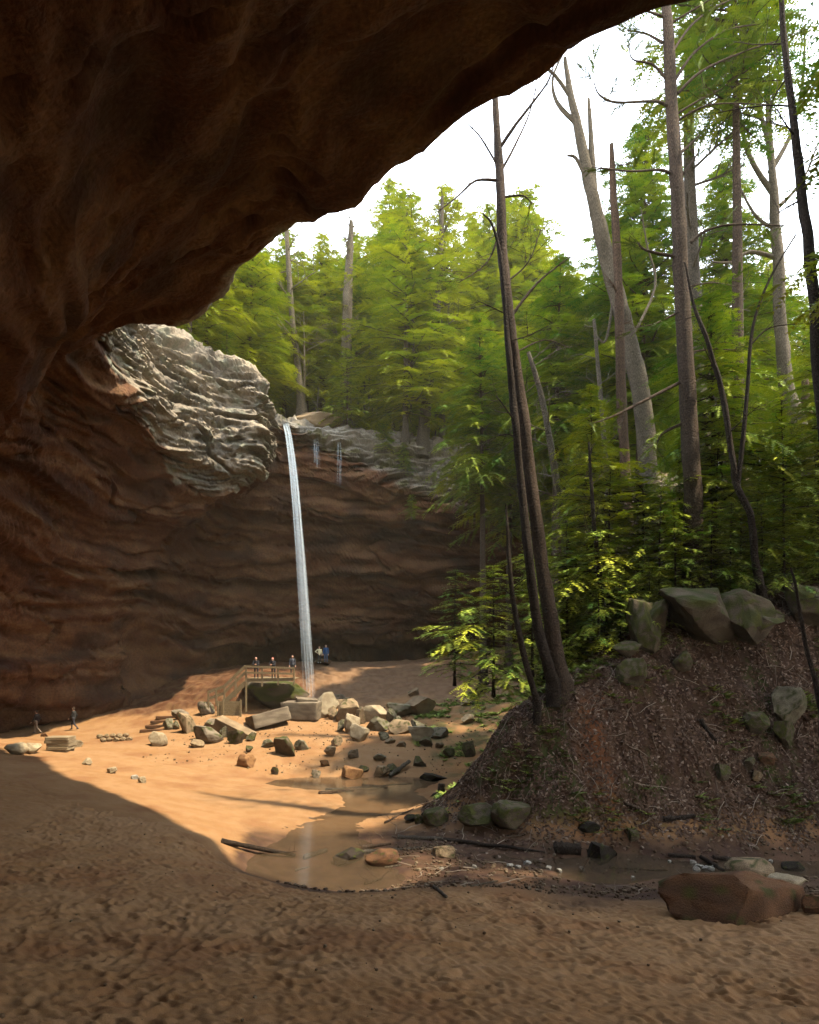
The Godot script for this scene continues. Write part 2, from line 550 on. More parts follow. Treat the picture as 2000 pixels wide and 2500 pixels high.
func grid_normals(pos: PackedVector3Array, ns: int, nt: int) -> PackedVector3Array:
	var nor := PackedVector3Array()
	nor.resize(ns * nt)
	for i in ns:
		var ia := maxi(i - 1, 0) * nt
		var ib := mini(i + 1, ns - 1) * nt
		for j in nt:
			var ds := pos[ib + j] - pos[ia + j]
			var dt := pos[i * nt + mini(j + 1, nt - 1)] - pos[i * nt + maxi(j - 1, 0)]
			nor[i * nt + j] = ds.cross(dt).normalized()
	return nor

func grid_slice(pos: PackedVector3Array, nor: PackedVector3Array, col: PackedColorArray, nt: int, i0: int, i1: int, j0: int, j1: int) -> ArrayMesh:
	var s := Shape.new()
	var w := j1 - j0 + 1
	for i in range(i0, i1 + 1):
		s.v.append_array(pos.slice(i * nt + j0, i * nt + j1 + 1))
		s.n.append_array(nor.slice(i * nt + j0, i * nt + j1 + 1))
		s.c.append_array(col.slice(i * nt + j0, i * nt + j1 + 1))
	for i in i1 - i0:
		for j in j1 - j0:
			var a := i * w + j
			s.i.push_back(a); s.i.push_back(a + 1); s.i.push_back(a + w)
			s.i.push_back(a + 1); s.i.push_back(a + w + 1); s.i.push_back(a + w)
	return s.done()

func rock_colour(p: Vector3, s: float, t: float, b: float, big: float, fin: float) -> Color:
	var stain := noise_b.get_noise_3d(p.x * 0.16 + 50.0, p.y * 0.34, p.z * 0.16)
	var band := noise_a.get_noise_3d(p.x * 0.05, p.y * 1.9 + 2.0 * big, p.z * 0.05 + 13.0)
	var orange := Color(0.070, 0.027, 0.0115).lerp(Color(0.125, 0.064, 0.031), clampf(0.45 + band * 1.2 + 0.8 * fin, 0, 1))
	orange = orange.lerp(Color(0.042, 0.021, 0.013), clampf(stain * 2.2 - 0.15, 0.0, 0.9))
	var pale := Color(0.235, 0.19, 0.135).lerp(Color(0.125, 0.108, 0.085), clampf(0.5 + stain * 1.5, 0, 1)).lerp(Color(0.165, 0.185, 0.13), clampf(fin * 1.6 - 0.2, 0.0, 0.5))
	var c := orange
	# the weathered outer face
	var edge := t + 0.55 * fin + 0.35 * big
	if s > 5.0:
		if s < 12.6:
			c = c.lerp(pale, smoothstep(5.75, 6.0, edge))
		else:
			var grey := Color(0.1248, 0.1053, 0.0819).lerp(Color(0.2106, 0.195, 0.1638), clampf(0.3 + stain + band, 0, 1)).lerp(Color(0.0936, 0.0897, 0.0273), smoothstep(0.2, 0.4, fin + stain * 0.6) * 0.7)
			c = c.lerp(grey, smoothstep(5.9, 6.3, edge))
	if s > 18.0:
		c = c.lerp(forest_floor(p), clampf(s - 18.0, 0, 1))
	return c

func forest_floor(p: Vector3) -> Color:
	var a := noise_b.get_noise_3d(p.x * 0.3, 3.0, p.z * 0.3)
	var b := noise_b.get_noise_3d(p.x * 1.7, 8.0, p.z * 1.7)
	return Color(0.078, 0.04836, 0.02964).lerp(Color(0.156, 0.1053, 0.0663), clampf(0.5 + b, 0, 1)).lerp(Color(0.039, 0.0585, 0.01404), smoothstep(0.1, 0.35, a + b * 0.5))

# ------------------------------------------------------------------ ground sheets
func ground_colour(x: float, d: float, h: float) -> Color:
	var n1 := noise_b.get_noise_3d(x * 0.28, d * 0.28, 2.0)
	var n2 := noise_b.get_noise_3d(x * 1.5, d * 1.5, 9.0)
	var n3 := noise_b.get_noise_3d(x * 0.1, d * 0.5, 30.0)
	var sand := Color(0.2176, 0.1147, 0.04905).lerp(Color(0.2516, 0.144, 0.06804), clampf(0.5 + n2 + n3, 0, 1)).lerp(Color(0.1716, 0.078, 0.03276), clampf(n1 * 1.8 - 0.15, 0, 0.7))
	var mud := Color(0.05012, 0.02721, 0.01575).lerp(Color(0.09072, 0.05012, 0.02864), clampf(0.5 + n2 * 1.4 + n1, 0, 1))
	var litter := Color(0.03437, 0.01819, 0.01132).lerp(Color(0.06874, 0.03841, 0.02224), clampf(0.45 + n2 * 1.3, 0, 1))
	# wet mud and gravel by the stream on the near and the right side
	var wet := smoothstep(0.75, 0.25, h + n1 * 0.35) * smoothstep(-7.5, -3.5, x + n1 * 2.0) * smoothstep(24.5, 22.5, d + n1 * 1.5 - 0.35 * maxf(x, 0.0))
	wet = maxf(wet, smoothstep(0.3, 0.1, h + n2 * 0.1) * smoothstep(25.5, 23.5, d + n1))
	var c := sand.lerp(mud, wet)
	# the mound: leaf mould over red earth
	var mound := smoothstep(0.3, 1.0, h - 0.4 + n2 * 0.5) * smoothstep(0.5, 2.6, x + n1 * 1.2) * smoothstep(20.6, 22.2, d + n1) * smoothstep(38.0, 34.0, d - 0.6 * maxf(x - 3.0, 0.0) + n1 * 4.0)
	var path := exp(-pow((x - 7.4 - 0.35 * sin(d * 2.0) - (d - 24.0) * 0.35) / 0.55, 2.0)) * smoothstep(21.5, 22.6, d) * smoothstep(25.8, 24.8, d)
	var cover := litter.lerp(Color(0.156, 0.0585, 0.0234), clampf(path * (0.9 + n2) , 0.0, 0.85)).lerp(Color(0.0429, 0.0585, 0.0117), smoothstep(0.22, 0.42, n1 + 0.7 * n2) * 0.8)
	c = c.lerp(cover, mound)
	# grass and moss on the slope right of the fall
	var green := smoothstep(0.5, 3.5, x + n1 * 3.0) * smoothstep(33.5, 36.0, d) * smoothstep(0.0, 0.25, n1 + n2 * 0.6)
	c = c.lerp(Color(0.078, 0.0741, 0.0273), clampf(green, 0, 0.8))
	# the trodden earth and rock of the recess floor
	var back := smoothstep(2.6, 3.9, h + n1 * 1.2) * smoothstep(44.0, 50.0, d) * smoothstep(14.0, 9.0, x)
	c = c.lerp(Color(0.1326, 0.0741, 0.039).lerp(Color(0.195, 0.117, 0.0663), clampf(0.5 + n2 * 1.5, 0, 1)), back)
	# bare sandstone below the platform and at the wall's foot
	var foot := smoothstep(-9.0, -10.5, x + n1) * smoothstep(48.0, 49.6, d + n1 * 1.5 + 0.12 * (x + 14.0))
	return c.lerp(Color(0.070, 0.027, 0.0115).lerp(Color(0.125, 0.064, 0.031), clampf(0.45 + n2 * 1.6, 0, 1)), foot)

func sheet(xs: PackedFloat32Array, ds: PackedFloat32Array, lift: Callable) -> ArrayMesh:
	var nx := xs.size()
	var nd := ds.size()
	var pos := PackedVector3Array()
	pos.resize(nx * nd)
	var col := PackedColorArray()
	col.resize(nx * nd)
	for i in nx:
		for j in nd:
			var h := ground(xs[i], ds[j])
			var p := Vector3(xs[i], h, -ds[j])
			p.y = lift.call(p)
			pos[i * nd + j] = p
			col[i * nd + j] = ground_colour(xs[i], ds[j], h)
	var nor := PackedVector3Array()
	nor.resize(nx * nd)
	for i in nx:
		var ia := maxi(i - 1, 0) * nd
		var ib := mini(i + 1, nx - 1) * nd
		for j in nd:
			var dx := pos[ib + j] - pos[ia + j]
			var dz := pos[i * nd + mini(j + 1, nd - 1)] - pos[i * nd + maxi(j - 1, 0)]
			nor[i * nd + j] = dx.cross(dz).normalized()
	return grid_slice(pos, nor, col, nd, 0, nx - 1, 0, nd - 1)

func sand_edge(x: float) -> float:
	# depth of the far edge of the near sand bank
	return 16.2 + 0.35 * sin(x * 0.6) + (0.0 if x > -1.0 else (-1.0 - x) * 0.62) - 0.05 * maxf(x, 0.0)

func sand_lift(p: Vector3) -> float:
	var d := -p.z
	var x := p.x
	# trampled sand: soft round dents over gentle swells
	var warp := noise_a.get_noise_2d(x * 1.1, d * 1.1) * 0.35
	var cell := noise_c.get_noise_3d(x * 3.1 + warp * 2.0, d * 3.5 + warp, 0.0) + 1.0
	var cell2 := noise_c.get_noise_3d(x * 6.3 + 40.0, d * 6.8 + warp, 5.0) + 1.0
	var keep := 0.35 + 0.65 * smoothstep(-0.35, 0.3, noise_a.get_noise_2d(x * 0.35 + 20.0, d * 0.35))
	var dent := -0.115 * pow(clampf(1.0 - cell * 1.45, 0.0, 1.0), 0.85) * keep - 0.05 * clampf(1.0 - cell2 * 1.5, 0.0, 1.0)
	var h := p.y + dent + 0.045 * noise_b.get_noise_2d(x * 0.9, d * 0.9) + 0.03 * noise_b.get_noise_2d(x * 6.5, d * 6.5)
	# sinks below the stream bed past its edge
	return h - 0.4 * smoothstep(-0.3, 1.6, d - sand_edge(x) - 1.1 + 0.5 * noise_a.get_noise_2d(x * 0.5, 3.0))

func bed_lift(p: Vector3) -> float:
	var d := -p.z
	var x := p.x
	var rough := 0.05 * noise_b.get_noise_2d(x * 0.8, d * 0.8) + 0.02 * noise_b.get_noise_2d(x * 4.0, d * 4.0)
	var mound := smoothstep(0.6, 2.0, p.y) * smoothstep(0.0, 3.0, x) * smoothstep(40.0, 34.0, d)
	rough += mound * (0.30 * noise_b.get_noise_2d(x * 0.7 + 5.0, d * 0.7) + 0.10 * noise_b.get_noise_2d(x * 2.5, d * 2.5))
	var back := smoothstep(1.2, 3.4, p.y) * smoothstep(40.0, 46.0, d)
	if back > 0.0:
		# ledges of rock worn into the slope
		var st := p.y * 1.6 + 0.8 * noise_b.get_noise_2d(x * 0.12, d * 0.12)
		var fr := st - floorf(st)
		rough += back * 0.30 * (smoothstep(0.55, 0.95, fr) - fr)
		rough += back * 0.12 * noise_b.get_noise_2d(x * 0.6, d * 0.6)
	rough += 0.10 * smoothstep(-8.0, -14.0, x) * smoothstep(26.0, 30.0, d) * noise_b.get_noise_2d(x * 0.22, d * 0.45)
	return p.y + rough - 0.45 * smoothstep(0.2, -1.4, d - sand_edge(x) - 0.5)

func steps(a: float, b: float, first: float, last: float) -> PackedFloat32Array:
	var o := PackedFloat32Array()
	var x := a
	while x < b:
		o.push_back(x)
		x += lerpf(first, last, (x - a) / (b - a))
	o.push_back(b)
	return o

func build_ground() -> void:
	var xs := steps(-26.0, -12.0, 0.5, 0.07)
	xs.append_array(steps(-11.94, 16.0, 0.055, 0.055).slice(0, -1))
	xs.append_array(steps(16.0, 40.0, 0.08, 0.7))
	var ds := steps(-12.0, 5.0, 0.8, 0.2)
	ds.append_array(steps(5.1, 29.0, 0.035, 0.11))
	structure(one("sand", sheet(xs, ds, sand_lift), mats.sand), "trampled sand bank in the shade of the roof")
	xs = steps(-60.0, -30.0, 2.0, 0.4)
	xs.append_array(steps(-29.8, 24.0, 0.16, 0.16).slice(0, -1))
	xs.append_array(steps(24.0, 75.0, 0.3, 2.5))
	ds = steps(-25.0, 14.0, 2.0, 0.5)
	ds.append_array(steps(14.2, 46.0, 0.12, 0.22).slice(0, -1))
	ds.append_array(steps(46.0, 72.0, 0.22, 0.5))
	structure(one("ground", sheet(xs, ds, bed_lift), mats.ground), "sandy stream bed, leaf strewn mound and slopes of the gorge floor")

func build_water() -> void:
	var s := Shape.new()
	for k in 2:
		var r: Array = [[-9.0, 24.0, 17.0, 30.0], [-14.0, 12.0, 30.0, 37.5]][k]
		var b := s.v.size()
		for q in [[r[0], r[2]], [r[1], r[2]], [r[1], r[3]], [r[0], r[3]]]:
			s.v.push_back(Vector3(q[0], -0.03, -q[1])); s.n.push_back(Vector3.UP); s.c.push_back(Color.WHITE)
		for q in [0, 2, 1, 0, 3, 2]:
			s.i.push_back(b + q)
	structure(one("stream", s.done(), mats.water), "shallow clear pools of the stream over sand")

# ------------------------------------------------------------------ trees
var kinds := {}

func make_tree_kinds() -> void:
	var streak := noise_tex(0.03, 4, 31, Color(0.25, 0.25, 0.25), Color(1.15, 1.12, 1.08))
	var streak_n := noise_tex(0.05, 4, 32, Color.BLACK, Color.WHITE, 512, FastNoiseLite.TYPE_SIMPLEX_SMOOTH, true, 24.0)
	for q in [["bark", Color(0.1716, 0.1209, 0.0897)], ["bark_grey", Color(0.2106, 0.1833, 0.1521)], ["bark_pale", Color(0.2808, 0.2418, 0.1872)], ["bark_dark", Color(0.078, 0.0546, 0.04056)], ["bark_red", Color(0.2028, 0.1287, 0.0858)]]:
		var m := surface(q[0], q[1], 0.95, streak, 1.0, streak_n, 2.4, true)
		m.uv1_scale = Vector3(2.6, 0.3, 2.6)
	var f := surface("needles", Color.WHITE, 0.6, null, 1.0, null, 1.0, true)
	f.backlight = Color(0.95, 1.0, 0.45)
	f.metallic_specular = 0.35
	for k in 6:
		kinds["hemlock_%d" % k] = hemlock(100 + k, 22.0, [0.12, 0.22, 0.32, 0.08, 0.45, 0.3][k], [6.4, 5.6, 6.6, 5.4, 6.0, 5.0][k], [300, 280, 270, 300, 230, 230][k], 0.22, [0.8, 0.55, 0.4, 1.0, 0.6, 0.9][k])
	for k in 4:
		kinds["young_%d" % k] = hemlock(140 + k, 6.0, 0.06, [2.5, 2.1, 2.9, 2.0][k], 100, 0.11, [0.5, 0.3, 0.65, 0.4][k])
	for k in 3:
		kinds["tall_%d" % k] = hemlock(160 + k, 36.0, [0.52, 0.42, 0.70][k], [6.4, 7.0, 5.6][k], [330, 460, 200][k], 0.22, 0.35)
	for k in 4:
		kinds["bare_%d" % k] = bare_tree(180 + k, 20.0)
	for k in 3:
		kinds["pole_%d" % k] = pole_tree(200 + k, 16.0)

# one frond of needles along a twig: pairs of narrow leaflets, flat in the plane of dir and side
func frond(s: Shape, from: Vector3, dir: Vector3, side: Vector3, length: float, leaf: float, col: Color, r: RandomNumberGenerator) -> void:
	var n := maxi(2, int(length / (leaf * 0.62)))
	var up := dir.cross(side).normalized()
	for k in n:
		var t := (k + 0.3) / n
		var p := from + dir * (length * t) - Vector3.UP * (length * t * t * 0.22)
		var l := leaf * (1.25 - 0.65 * t) * r.randf_range(0.8, 1.25)
		for sgn in [-1.0, 1.0]:
			var out: Vector3 = (side * sgn + dir * 0.75 + up * r.randf_range(-0.35, 0.3)).normalized()
			var w: Vector3 = dir * (l * 0.3)
			s.tri(p - w, p + out * l, p + w, col)

func hemlock(seed_: int, height: float, bare: float, width: float, count: int, leaf: float, warm: float) -> Dictionary:
	var r := RandomNumberGenerator.new()
	r.seed = seed_
	var wood := Shape.new()
	var crown := Shape.new()
	var lean := Vector3(r.randf_range(-0.02, 0.02), 0, r.randf_range(-0.02, 0.02)) * height
	var r0 := height * 0.0105 + 0.02 if height > 10.0 else height * 0.0085 + 0.01
	var pts := PackedVector3Array()
	var rad := PackedFloat32Array()
	for k in 12:
		var t := k / 11.0
		pts.push_back(Vector3(0, height * t, 0) + lean * t * t + Vector3(sin(t * 5.0 + seed_), 0, cos(t * 4.0 + seed_)) * 0.006 * height * t * (1.0 - t))
		rad.push_back(maxf(r0 * pow(1.0 - t, 0.75), 0.012) * (1.0 + 0.5 * exp(-t * 40.0)))
	tube(wood, pts, rad, 8, Color.WHITE, 0.08)
	var phase := r.randf() * TAU
	var tier := height * 0.047
	for b in count:
		var f := (b + r.randf()) / count
		var t := bare + (1.0 - bare) * pow(f, 0.92)
		t = clampf(lerpf(t, roundf(t * height / tier) * tier / height, 0.45), bare, 0.995)
		phase += 2.4 + r.randf_range(-0.5, 0.5)
		var dir := Vector3(cos(phase), 0, sin(phase))
		var rel := (t - bare) / (1.0 - bare)
		var length := width * (pow(1.0 - rel, 0.55) * 0.92 + 0.08) * (0.25 + 1.0 * pow(r.randf(), 0.8)) * (0.75 + 0.5 * noise_a.get_noise_3d(cos(phase) * 1.3, t * height * 0.35, sin(phase) * 1.3 + seed_)) * (0.6 + 0.4 * smoothstep(0.0, 0.12, rel))
		if length < leaf * 2.0:
			length = leaf * 2.0
		var q := pts[int(t * 10.99)].lerp(pts[mini(int(t * 10.99) + 1, 11)], t * 10.99 - int(t * 10.99))
		var rise := r.randf_range(0.05, 0.3) * (0.4 + rel)
		var sag := r.randf_range(0.2, 0.6) * (1.1 - rel * 0.5)
		var bp := PackedVector3Array()
		var br := PackedFloat32Array()
		var m := 5
		for k in m:
			var u := k / (m - 1.0)
			bp.push_back(q + dir * (length * u) + Vector3.UP * (length * (rise * u - sag * u * u)) + Vector3(dir.z, 0, -dir.x) * (0.12 * length * sin(u * 3.0 + phase)))
			br.push_back(lerpf(0.012 + 0.011 * length, 0.006, u))
		tube(wood, bp, br, 3, Color.WHITE)
		var hue := clampf(warm + r.randf_range(-0.45, 0.45), 0.0, 1.0)
		var col := Color(0.10, 0.22, 0.026).lerp(Color(0.42, 0.44, 0.03), hue)
		var gap := leaf * 1.45
		var nt := maxi(3, int(length / gap))
		for k in nt:
			var u := 0.14 + 0.86 * (k + r.randf() * 0.6) / nt
			var seg := minf(u * (m - 1), m - 1.001)
			var p := bp[int(seg)].lerp(bp[int(seg) + 1], seg - int(seg))
			var along := (bp[int(seg) + 1] - bp[int(seg)]).normalized()
			var across := along.cross(Vector3.UP).normalized()
			var tw := (length * 0.34 * sin(clampf(u * 1.05, 0.0, 1.0) * 2.5 + 0.45) + leaf * 1.2) * r.randf_range(0.6, 1.15)
			for sgn in [-1.0, 1.0]:
				if r.randf() < 0.3:
					continue
				var d: Vector3 = (across * sgn + along * 0.8 + Vector3.UP * r.randf_range(-0.25, 0.12)).normalized()
				var sd := d.cross(Vector3.UP).normalized()
				frond(crown, p, d, sd, tw, leaf, col.lerp(Color(0.055, 0.13, 0.02) if r.randf() < 0.5 else Color(0.36, 0.38, 0.032), r.randf() * 0.55), r)
		frond(crown, bp[m - 2], (bp[m - 1] - bp[m - 2]).normalized(), dir.cross(Vector3.UP).normalized(), length * 0.35, leaf, col, r)
	return {"trunk": wood.done(), "crown": crown.done(), "height": height}

func grow(s: Shape, p: Vector3, dir: Vector3, length: float, radius: float, level: int, r: RandomNumberGenerator, sides: int, spread := 1.0) -> void:
	var pts := PackedVector3Array()
	var rad := PackedFloat32Array()
	var n := 6 if level > 1 else 4
	var d := dir
	var q := p
	for k in n:
		pts.push_back(q)
		rad.push_back(radius * lerpf(1.0, 0.45 if level > 0 else 0.15, k / (n - 1.0)))
		d = (d + Vector3(r.randf_range(-1, 1), r.randf_range(-0.6, 0.8), r.randf_range(-1, 1)) * 0.16).normalized()
		q += d * (length / (n - 1.0))
	tube(s, pts, rad, sides, Color.WHITE)
	if level <= 0:
		return
	var kids := r.randi_range(4, 6) if level > 1 else r.randi_range(3, 5)
	for k in kids:
		var u := 0.3 + 0.7 * (k + r.randf()) / kids
		var seg := minf(u * (n - 1), n - 1.001)
		var b := pts[int(seg)].lerp(pts[int(seg) + 1], seg - int(seg))
		var a := r.randf() * TAU
		var side := d.cross(Vector3(cos(a), 0.3, sin(a))).normalized()
		var nd := (d * r.randf_range(0.5, 1.0) + side * r.randf_range(0.6, 1.1) * spread + Vector3.UP * 0.22).normalized()
		grow(s, b, nd, length * r.randf_range(0.38, 0.68), radius * lerpf(0.62, 0.36, u), level - 1, r, maxi(3, sides - 2), spread)

func bare_tree(seed_: int, height: float) -> Dictionary:
	var r := RandomNumberGenerator.new()
	r.seed = seed_
	var s := Shape.new()
	var pts := PackedVector3Array()
	var rad := PackedFloat32Array()
	var bend := Vector3(r.randf_range(-1, 1), 0, r.randf_range(-1, 1)) * height * 0.035
	for k in 10:
		var t := k / 9.0
		pts.push_back(Vector3(0, height * 0.92 * t, 0) + bend * sin(t * 3.0))
		rad.push_back(height * 0.011 * (1.0 - 0.86 * t) * (1.0 + 0.5 * exp(-t * 30.0)))
	tube(s, pts, rad, 8, Color.WHITE, 0.06)
	for k in 13:
		var t := 0.38 + 0.6 * (k + r.randf()) / 13.0
		var seg := minf(t * 9.0, 8.999)
		var p := pts[int(seg)].lerp(pts[int(seg) + 1], seg - int(seg))
		var a := r.randf() * TAU
		grow(s, p, Vector3(cos(a), r.randf_range(0.5, 1.3), sin(a)).normalized(), height * lerpf(0.28, 0.12, t) * r.randf_range(0.7, 1.2), height * 0.0045 * (1.15 - t), 2, r, 5)
	return {"trunk": s.done(), "height": height}

func pole_tree(seed_: int, height: float) -> Dictionary:
	var r := RandomNumberGenerator.new()
	r.seed = seed_
	var s := Shape.new()
	var pts := PackedVector3Array()
	var rad := PackedFloat32Array()
	for k in 7:
		var t := k / 6.0
		pts.push_back(Vector3(sin(t * 4.0 + seed_) * 0.12 + t * r.randf_range(-0.1, 0.3), height * t, cos(t * 3.0 + seed_) * 0.12))
		rad.push_back(0.11 * (1.0 - 0.7 * t))
	tube(s, pts, rad, 6, Color.WHITE)
	for k in 26:
		var t := 0.15 + 0.8 * r.randf()
		var seg := minf(t * 6.0, 5.999)
		var p := pts[int(seg)].lerp(pts[int(seg) + 1], seg - int(seg))
		var a := r.randf() * TAU
		grow(s, p, Vector3(cos(a), r.randf_range(-0.1, 0.5), sin(a)).normalized(), r.randf_range(0.5, 1.9), 0.018, 1, r, 3)
	return {"trunk": s.done(), "height": height}

func plant(called: String, kind: String, where: Vector3, height: float, turn: float, bark: String, label: String, group := "", wide := 1.0) -> Node3D:
	var k: Dictionary = kinds[kind]
	var o := base(called, where - Vector3.UP * 0.25, turn)
	var f: float = height / k.height
	o.scale = Vector3(f * wide, f, f * wide)
	one("trunk", k.trunk, mats[bark], o)
	if k.has("crown"):
		one("crown", k.crown, mats.needles, o)
	tag(o, label, "tree", group)
	return o

# a trunk along surveyed marks [px, py, width in px] at one depth, with side limbs
func marked_trunk(called: String, marks: Array, d: float, bark: String, label: String, seed_: int, limbs := 10, limb_len := 2.2, top_only := 0.25, group := "") -> Node3D:
	var r := RandomNumberGenerator.new()
	r.seed = seed_
	var foot := at(marks[0][0], marks[0][1], d)
	var s := Shape.new()
	var ctrl := []
	var wid := []
	for k in marks.size():
		var w: float = marks[k][2] * d / FOCAL * 0.5
		ctrl.push_back(at(marks[k][0], marks[k][1], d + (marks[k][3] if marks[k].size() > 3 else 0.0)) - foot)
		wid.push_back(w)
	var pts := PackedVector3Array()
	var rad := PackedFloat32Array()
	pts.push_back(Vector3(0, -0.9, 0)); rad.push_back(wid[0] * 1.35)
	for k in marks.size() - 1:
		for j in 6:
			var u := j / 6.0
			pts.push_back(cr(ctrl, k, u) + Vector3(0, 0, 0.1 * noise_a.get_noise_2d(k + u, seed_)))
			rad.push_back(lerpf(wid[k], wid[k + 1], u) * (1.0 + 0.3 * exp(-(k + u) * 6.0)))
	pts.push_back(ctrl[-1]); rad.push_back(wid[-1])
	tube(s, pts, rad, 12, Color.WHITE, 0.12)
	var o := base(called, foot)
	one("trunk", s.done(), mats[bark], o)
	if limbs > 0:
		for k in limbs:
			var b := Shape.new()
			var t := top_only + (1.0 - top_only) * (k + r.randf()) / limbs
			var seg := minf(t * (pts.size() - 1), pts.size() - 1.001)
			var p := pts[int(seg)].lerp(pts[int(seg) + 1], seg - int(seg))
			var a := r.randf() * TAU
			grow(b, p, Vector3(cos(a), r.randf_range(0.0, 0.7), sin(a)).normalized(), limb_len * r.randf_range(0.5, 1.3), clampf(rad[int(seg)] * 0.28, 0.012, 0.09), 2, r, 5)
			one("limb", b.done(), mats[bark], o)
	tag(o, label, "tree", group)
	return o

func plateau_at(s: float, r_out: float) -> Vector3:
	# a point on the plateau: s along the rim in sections, r_out metres back from the rim
	var i := 0
	var a := int(s)
	for k in a:
		i += S_COUNT[k]
	i = mini(i + int((s - a) * S_COUNT[mini(a, S_COUNT.size() - 1)]), plateau.size() - 1)
	var row: Array = plateau[i]
	for j in row.size() - 1:
		var p: Vector3 = row[j]
		var q: Vector3 = row[j + 1]
		var here := Vector2(p.x - row[0].x, p.z - row[0].z).length()
		var there := Vector2(q.x - row[0].x, q.z - row[0].z).length()
		if there >= r_out:
			return p.lerp(q, clampf((r_out - here) / maxf(there - here, 0.001), 0, 1))
	return row[row.size() - 1]

func build_trees() -> void:
	var r := RandomNumberGenerator.new()
	r.seed = 77
	# forest on the plateau, thickest behind the waterfall
	var far_names := ["slender hemlock in the deep forest above the cliff", "bare grey trunk in the deep forest above the cliff"]
	var spots := []
	for k in 760:
		var s := r.randf_range(9.0, 20.6)
		var out := 4.0 + 40.0 * pow(r.randf(), 1.2)
		var p := plateau_at(s, out)
		var px := 1000.0 + p.x / -p.z * FOCAL
		if px < 380 or px > 2150 or p.z > -40.0:
			continue
		var free := true
		for q in spots:
			if Vector2(q.x - p.x, q.z - p.z).length() < 1.75:
				free = false
		if not free:
			continue
		spots.push_back(p)
		var h := r.randf_range(17.0, 29.0)
		if px < 820:
			h = r.randf_range(13.0, 21.0)
		if r.randf() < 0.68:
			plant("hemlock_tree", "hemlock_%d" % r.randi_range(0, 5), p, h, r.randf() * TAU, "bark", far_names[0], "far hemlocks of the plateau forest", r.randf_range(0.85, 1.25))
		else:
			plant("bare_tree", ("bare_%d" % r.randi_range(0, 3)) if r.randf() < 0.5 else ("pole_%d" % r.randi_range(0, 2)), p, h * 0.8, r.randf() * TAU, "bark_grey" if r.randf() < 0.6 else "bark_pale", far_names[1], "far bare trunks of the plateau forest")
	# understorey of young hemlocks along the rim and in the forest
	for k in 60:
		var s := r.randf_range(9.0, 20.0)
		var p := plateau_at(s, 1.0 + 16.0 * r.randf())
		var px := 1000.0 + p.x / -p.z * FOCAL
		if px < 380 or px > 2100 or p.z > -40.0:
			continue
		plant("young_hemlock", "young_%d" % r.randi_range(0, 3), p, r.randf_range(3.0, 8.0), r.randf() * TAU, "bark", "small young hemlock of the forest edge above the cliff", "young hemlocks along the rim", 1.0)
	# valley floor and hillside behind the mound
	for k in 44:
		var x := r.randf_range(9.0, 46.0)
		var d := r.randf_range(36.0, 58.0)
		var px := 1000.0 + x / d * FOCAL
		if px > 2150 or px < 1180:
			continue
		var p := Vector3(x, ground(x, d), -d)
		if r.randf() < 0.3:
			plant("hemlock_tree", "hemlock_%d" % r.randi_range(0, 5), p, r.randf_range(14.0, 26.0), r.randf() * TAU, "bark", "hemlock among many on the slope behind the mound", "hemlocks behind the mound", r.randf_range(0.9, 1.2))
		else:
			plant("young_hemlock", "young_%d" % r.randi_range(0, 3), p, r.randf_range(4.0, 11.0), r.randf() * TAU, "bark", "young feathery hemlock among many behind the mound", "young hemlocks behind the mound", r.randf_range(0.9, 1.3))
	build_marked_trees()

# dead or living limbs along surveyed marks, as one part of a tree
func marked_limbs(o: Node3D, lines: Array, d: float, bark: String, seed_: int, twigs := 5, needles := 0.0) -> void:
	var r := RandomNumberGenerator.new()
	r.seed = seed_
	var g := Shape.new()
	for q in lines:
		var s := Shape.new()
		var w0: float = q[0] * d / FOCAL * 0.5
		var depth := d
		var slope := r.randf_range(-0.012, 0.012)
		var ctrl := []
		for k in range(1, q.size()):
			depth = d + slope * absf(q[k][0] - q[1][0])
			ctrl.push_back(at(q[k][0], q[k][1], depth) - o.position)
		var pts := PackedVector3Array()
		var rad := PackedFloat32Array()
		for k in ctrl.size() - 1:
			for j in 4:
				pts.push_back(cr(ctrl, k, j / 4.0))
		pts.push_back(ctrl[-1])
		for k in pts.size():
			rad.push_back(lerpf(w0, w0 * 0.3, k / (pts.size() - 1.0)))
		tube(s, pts, rad, 6, Color.WHITE, 0.1)
		for k in twigs:
			var t := 0.3 + 0.7 * (k + r.randf()) / twigs
			var seg := minf(t * (pts.size() - 1), pts.size() - 1.001)
			var p := pts[int(seg)].lerp(pts[int(seg) + 1], seg - int(seg))
			var dir := (pts[int(seg) + 1] - pts[int(seg)]).normalized()
			var a := r.randf() * TAU
			var nd := (dir * 0.8 + Vector3(cos(a), r.randf_range(-0.3, 0.7), sin(a)) * 0.8).normalized()
			var l := r.randf_range(0.5, 1.5)
			grow(s, p, nd, l, 0.014, 1, r, 3)
			if needles > r.randf():
				for j in 5:
					var b := p + nd * (l * (0.3 + 0.14 * j))
					var dd := (nd + Vector3(r.randf_range(-1, 1), r.randf_range(-0.4, 0.1), r.randf_range(-1, 1))).normalized()
					frond(g, b, dd, dd.cross(Vector3.UP).normalized(), r.randf_range(0.4, 0.8), 0.1, Color(0.08, 0.14, 0.022).lerp(Color(0.16, 0.2, 0.025), r.randf()), r)
		one("limb", s.done(), mats[bark], o)
	if g.v.size() > 0:
		one("needles", g.done(), mats.needles, o)

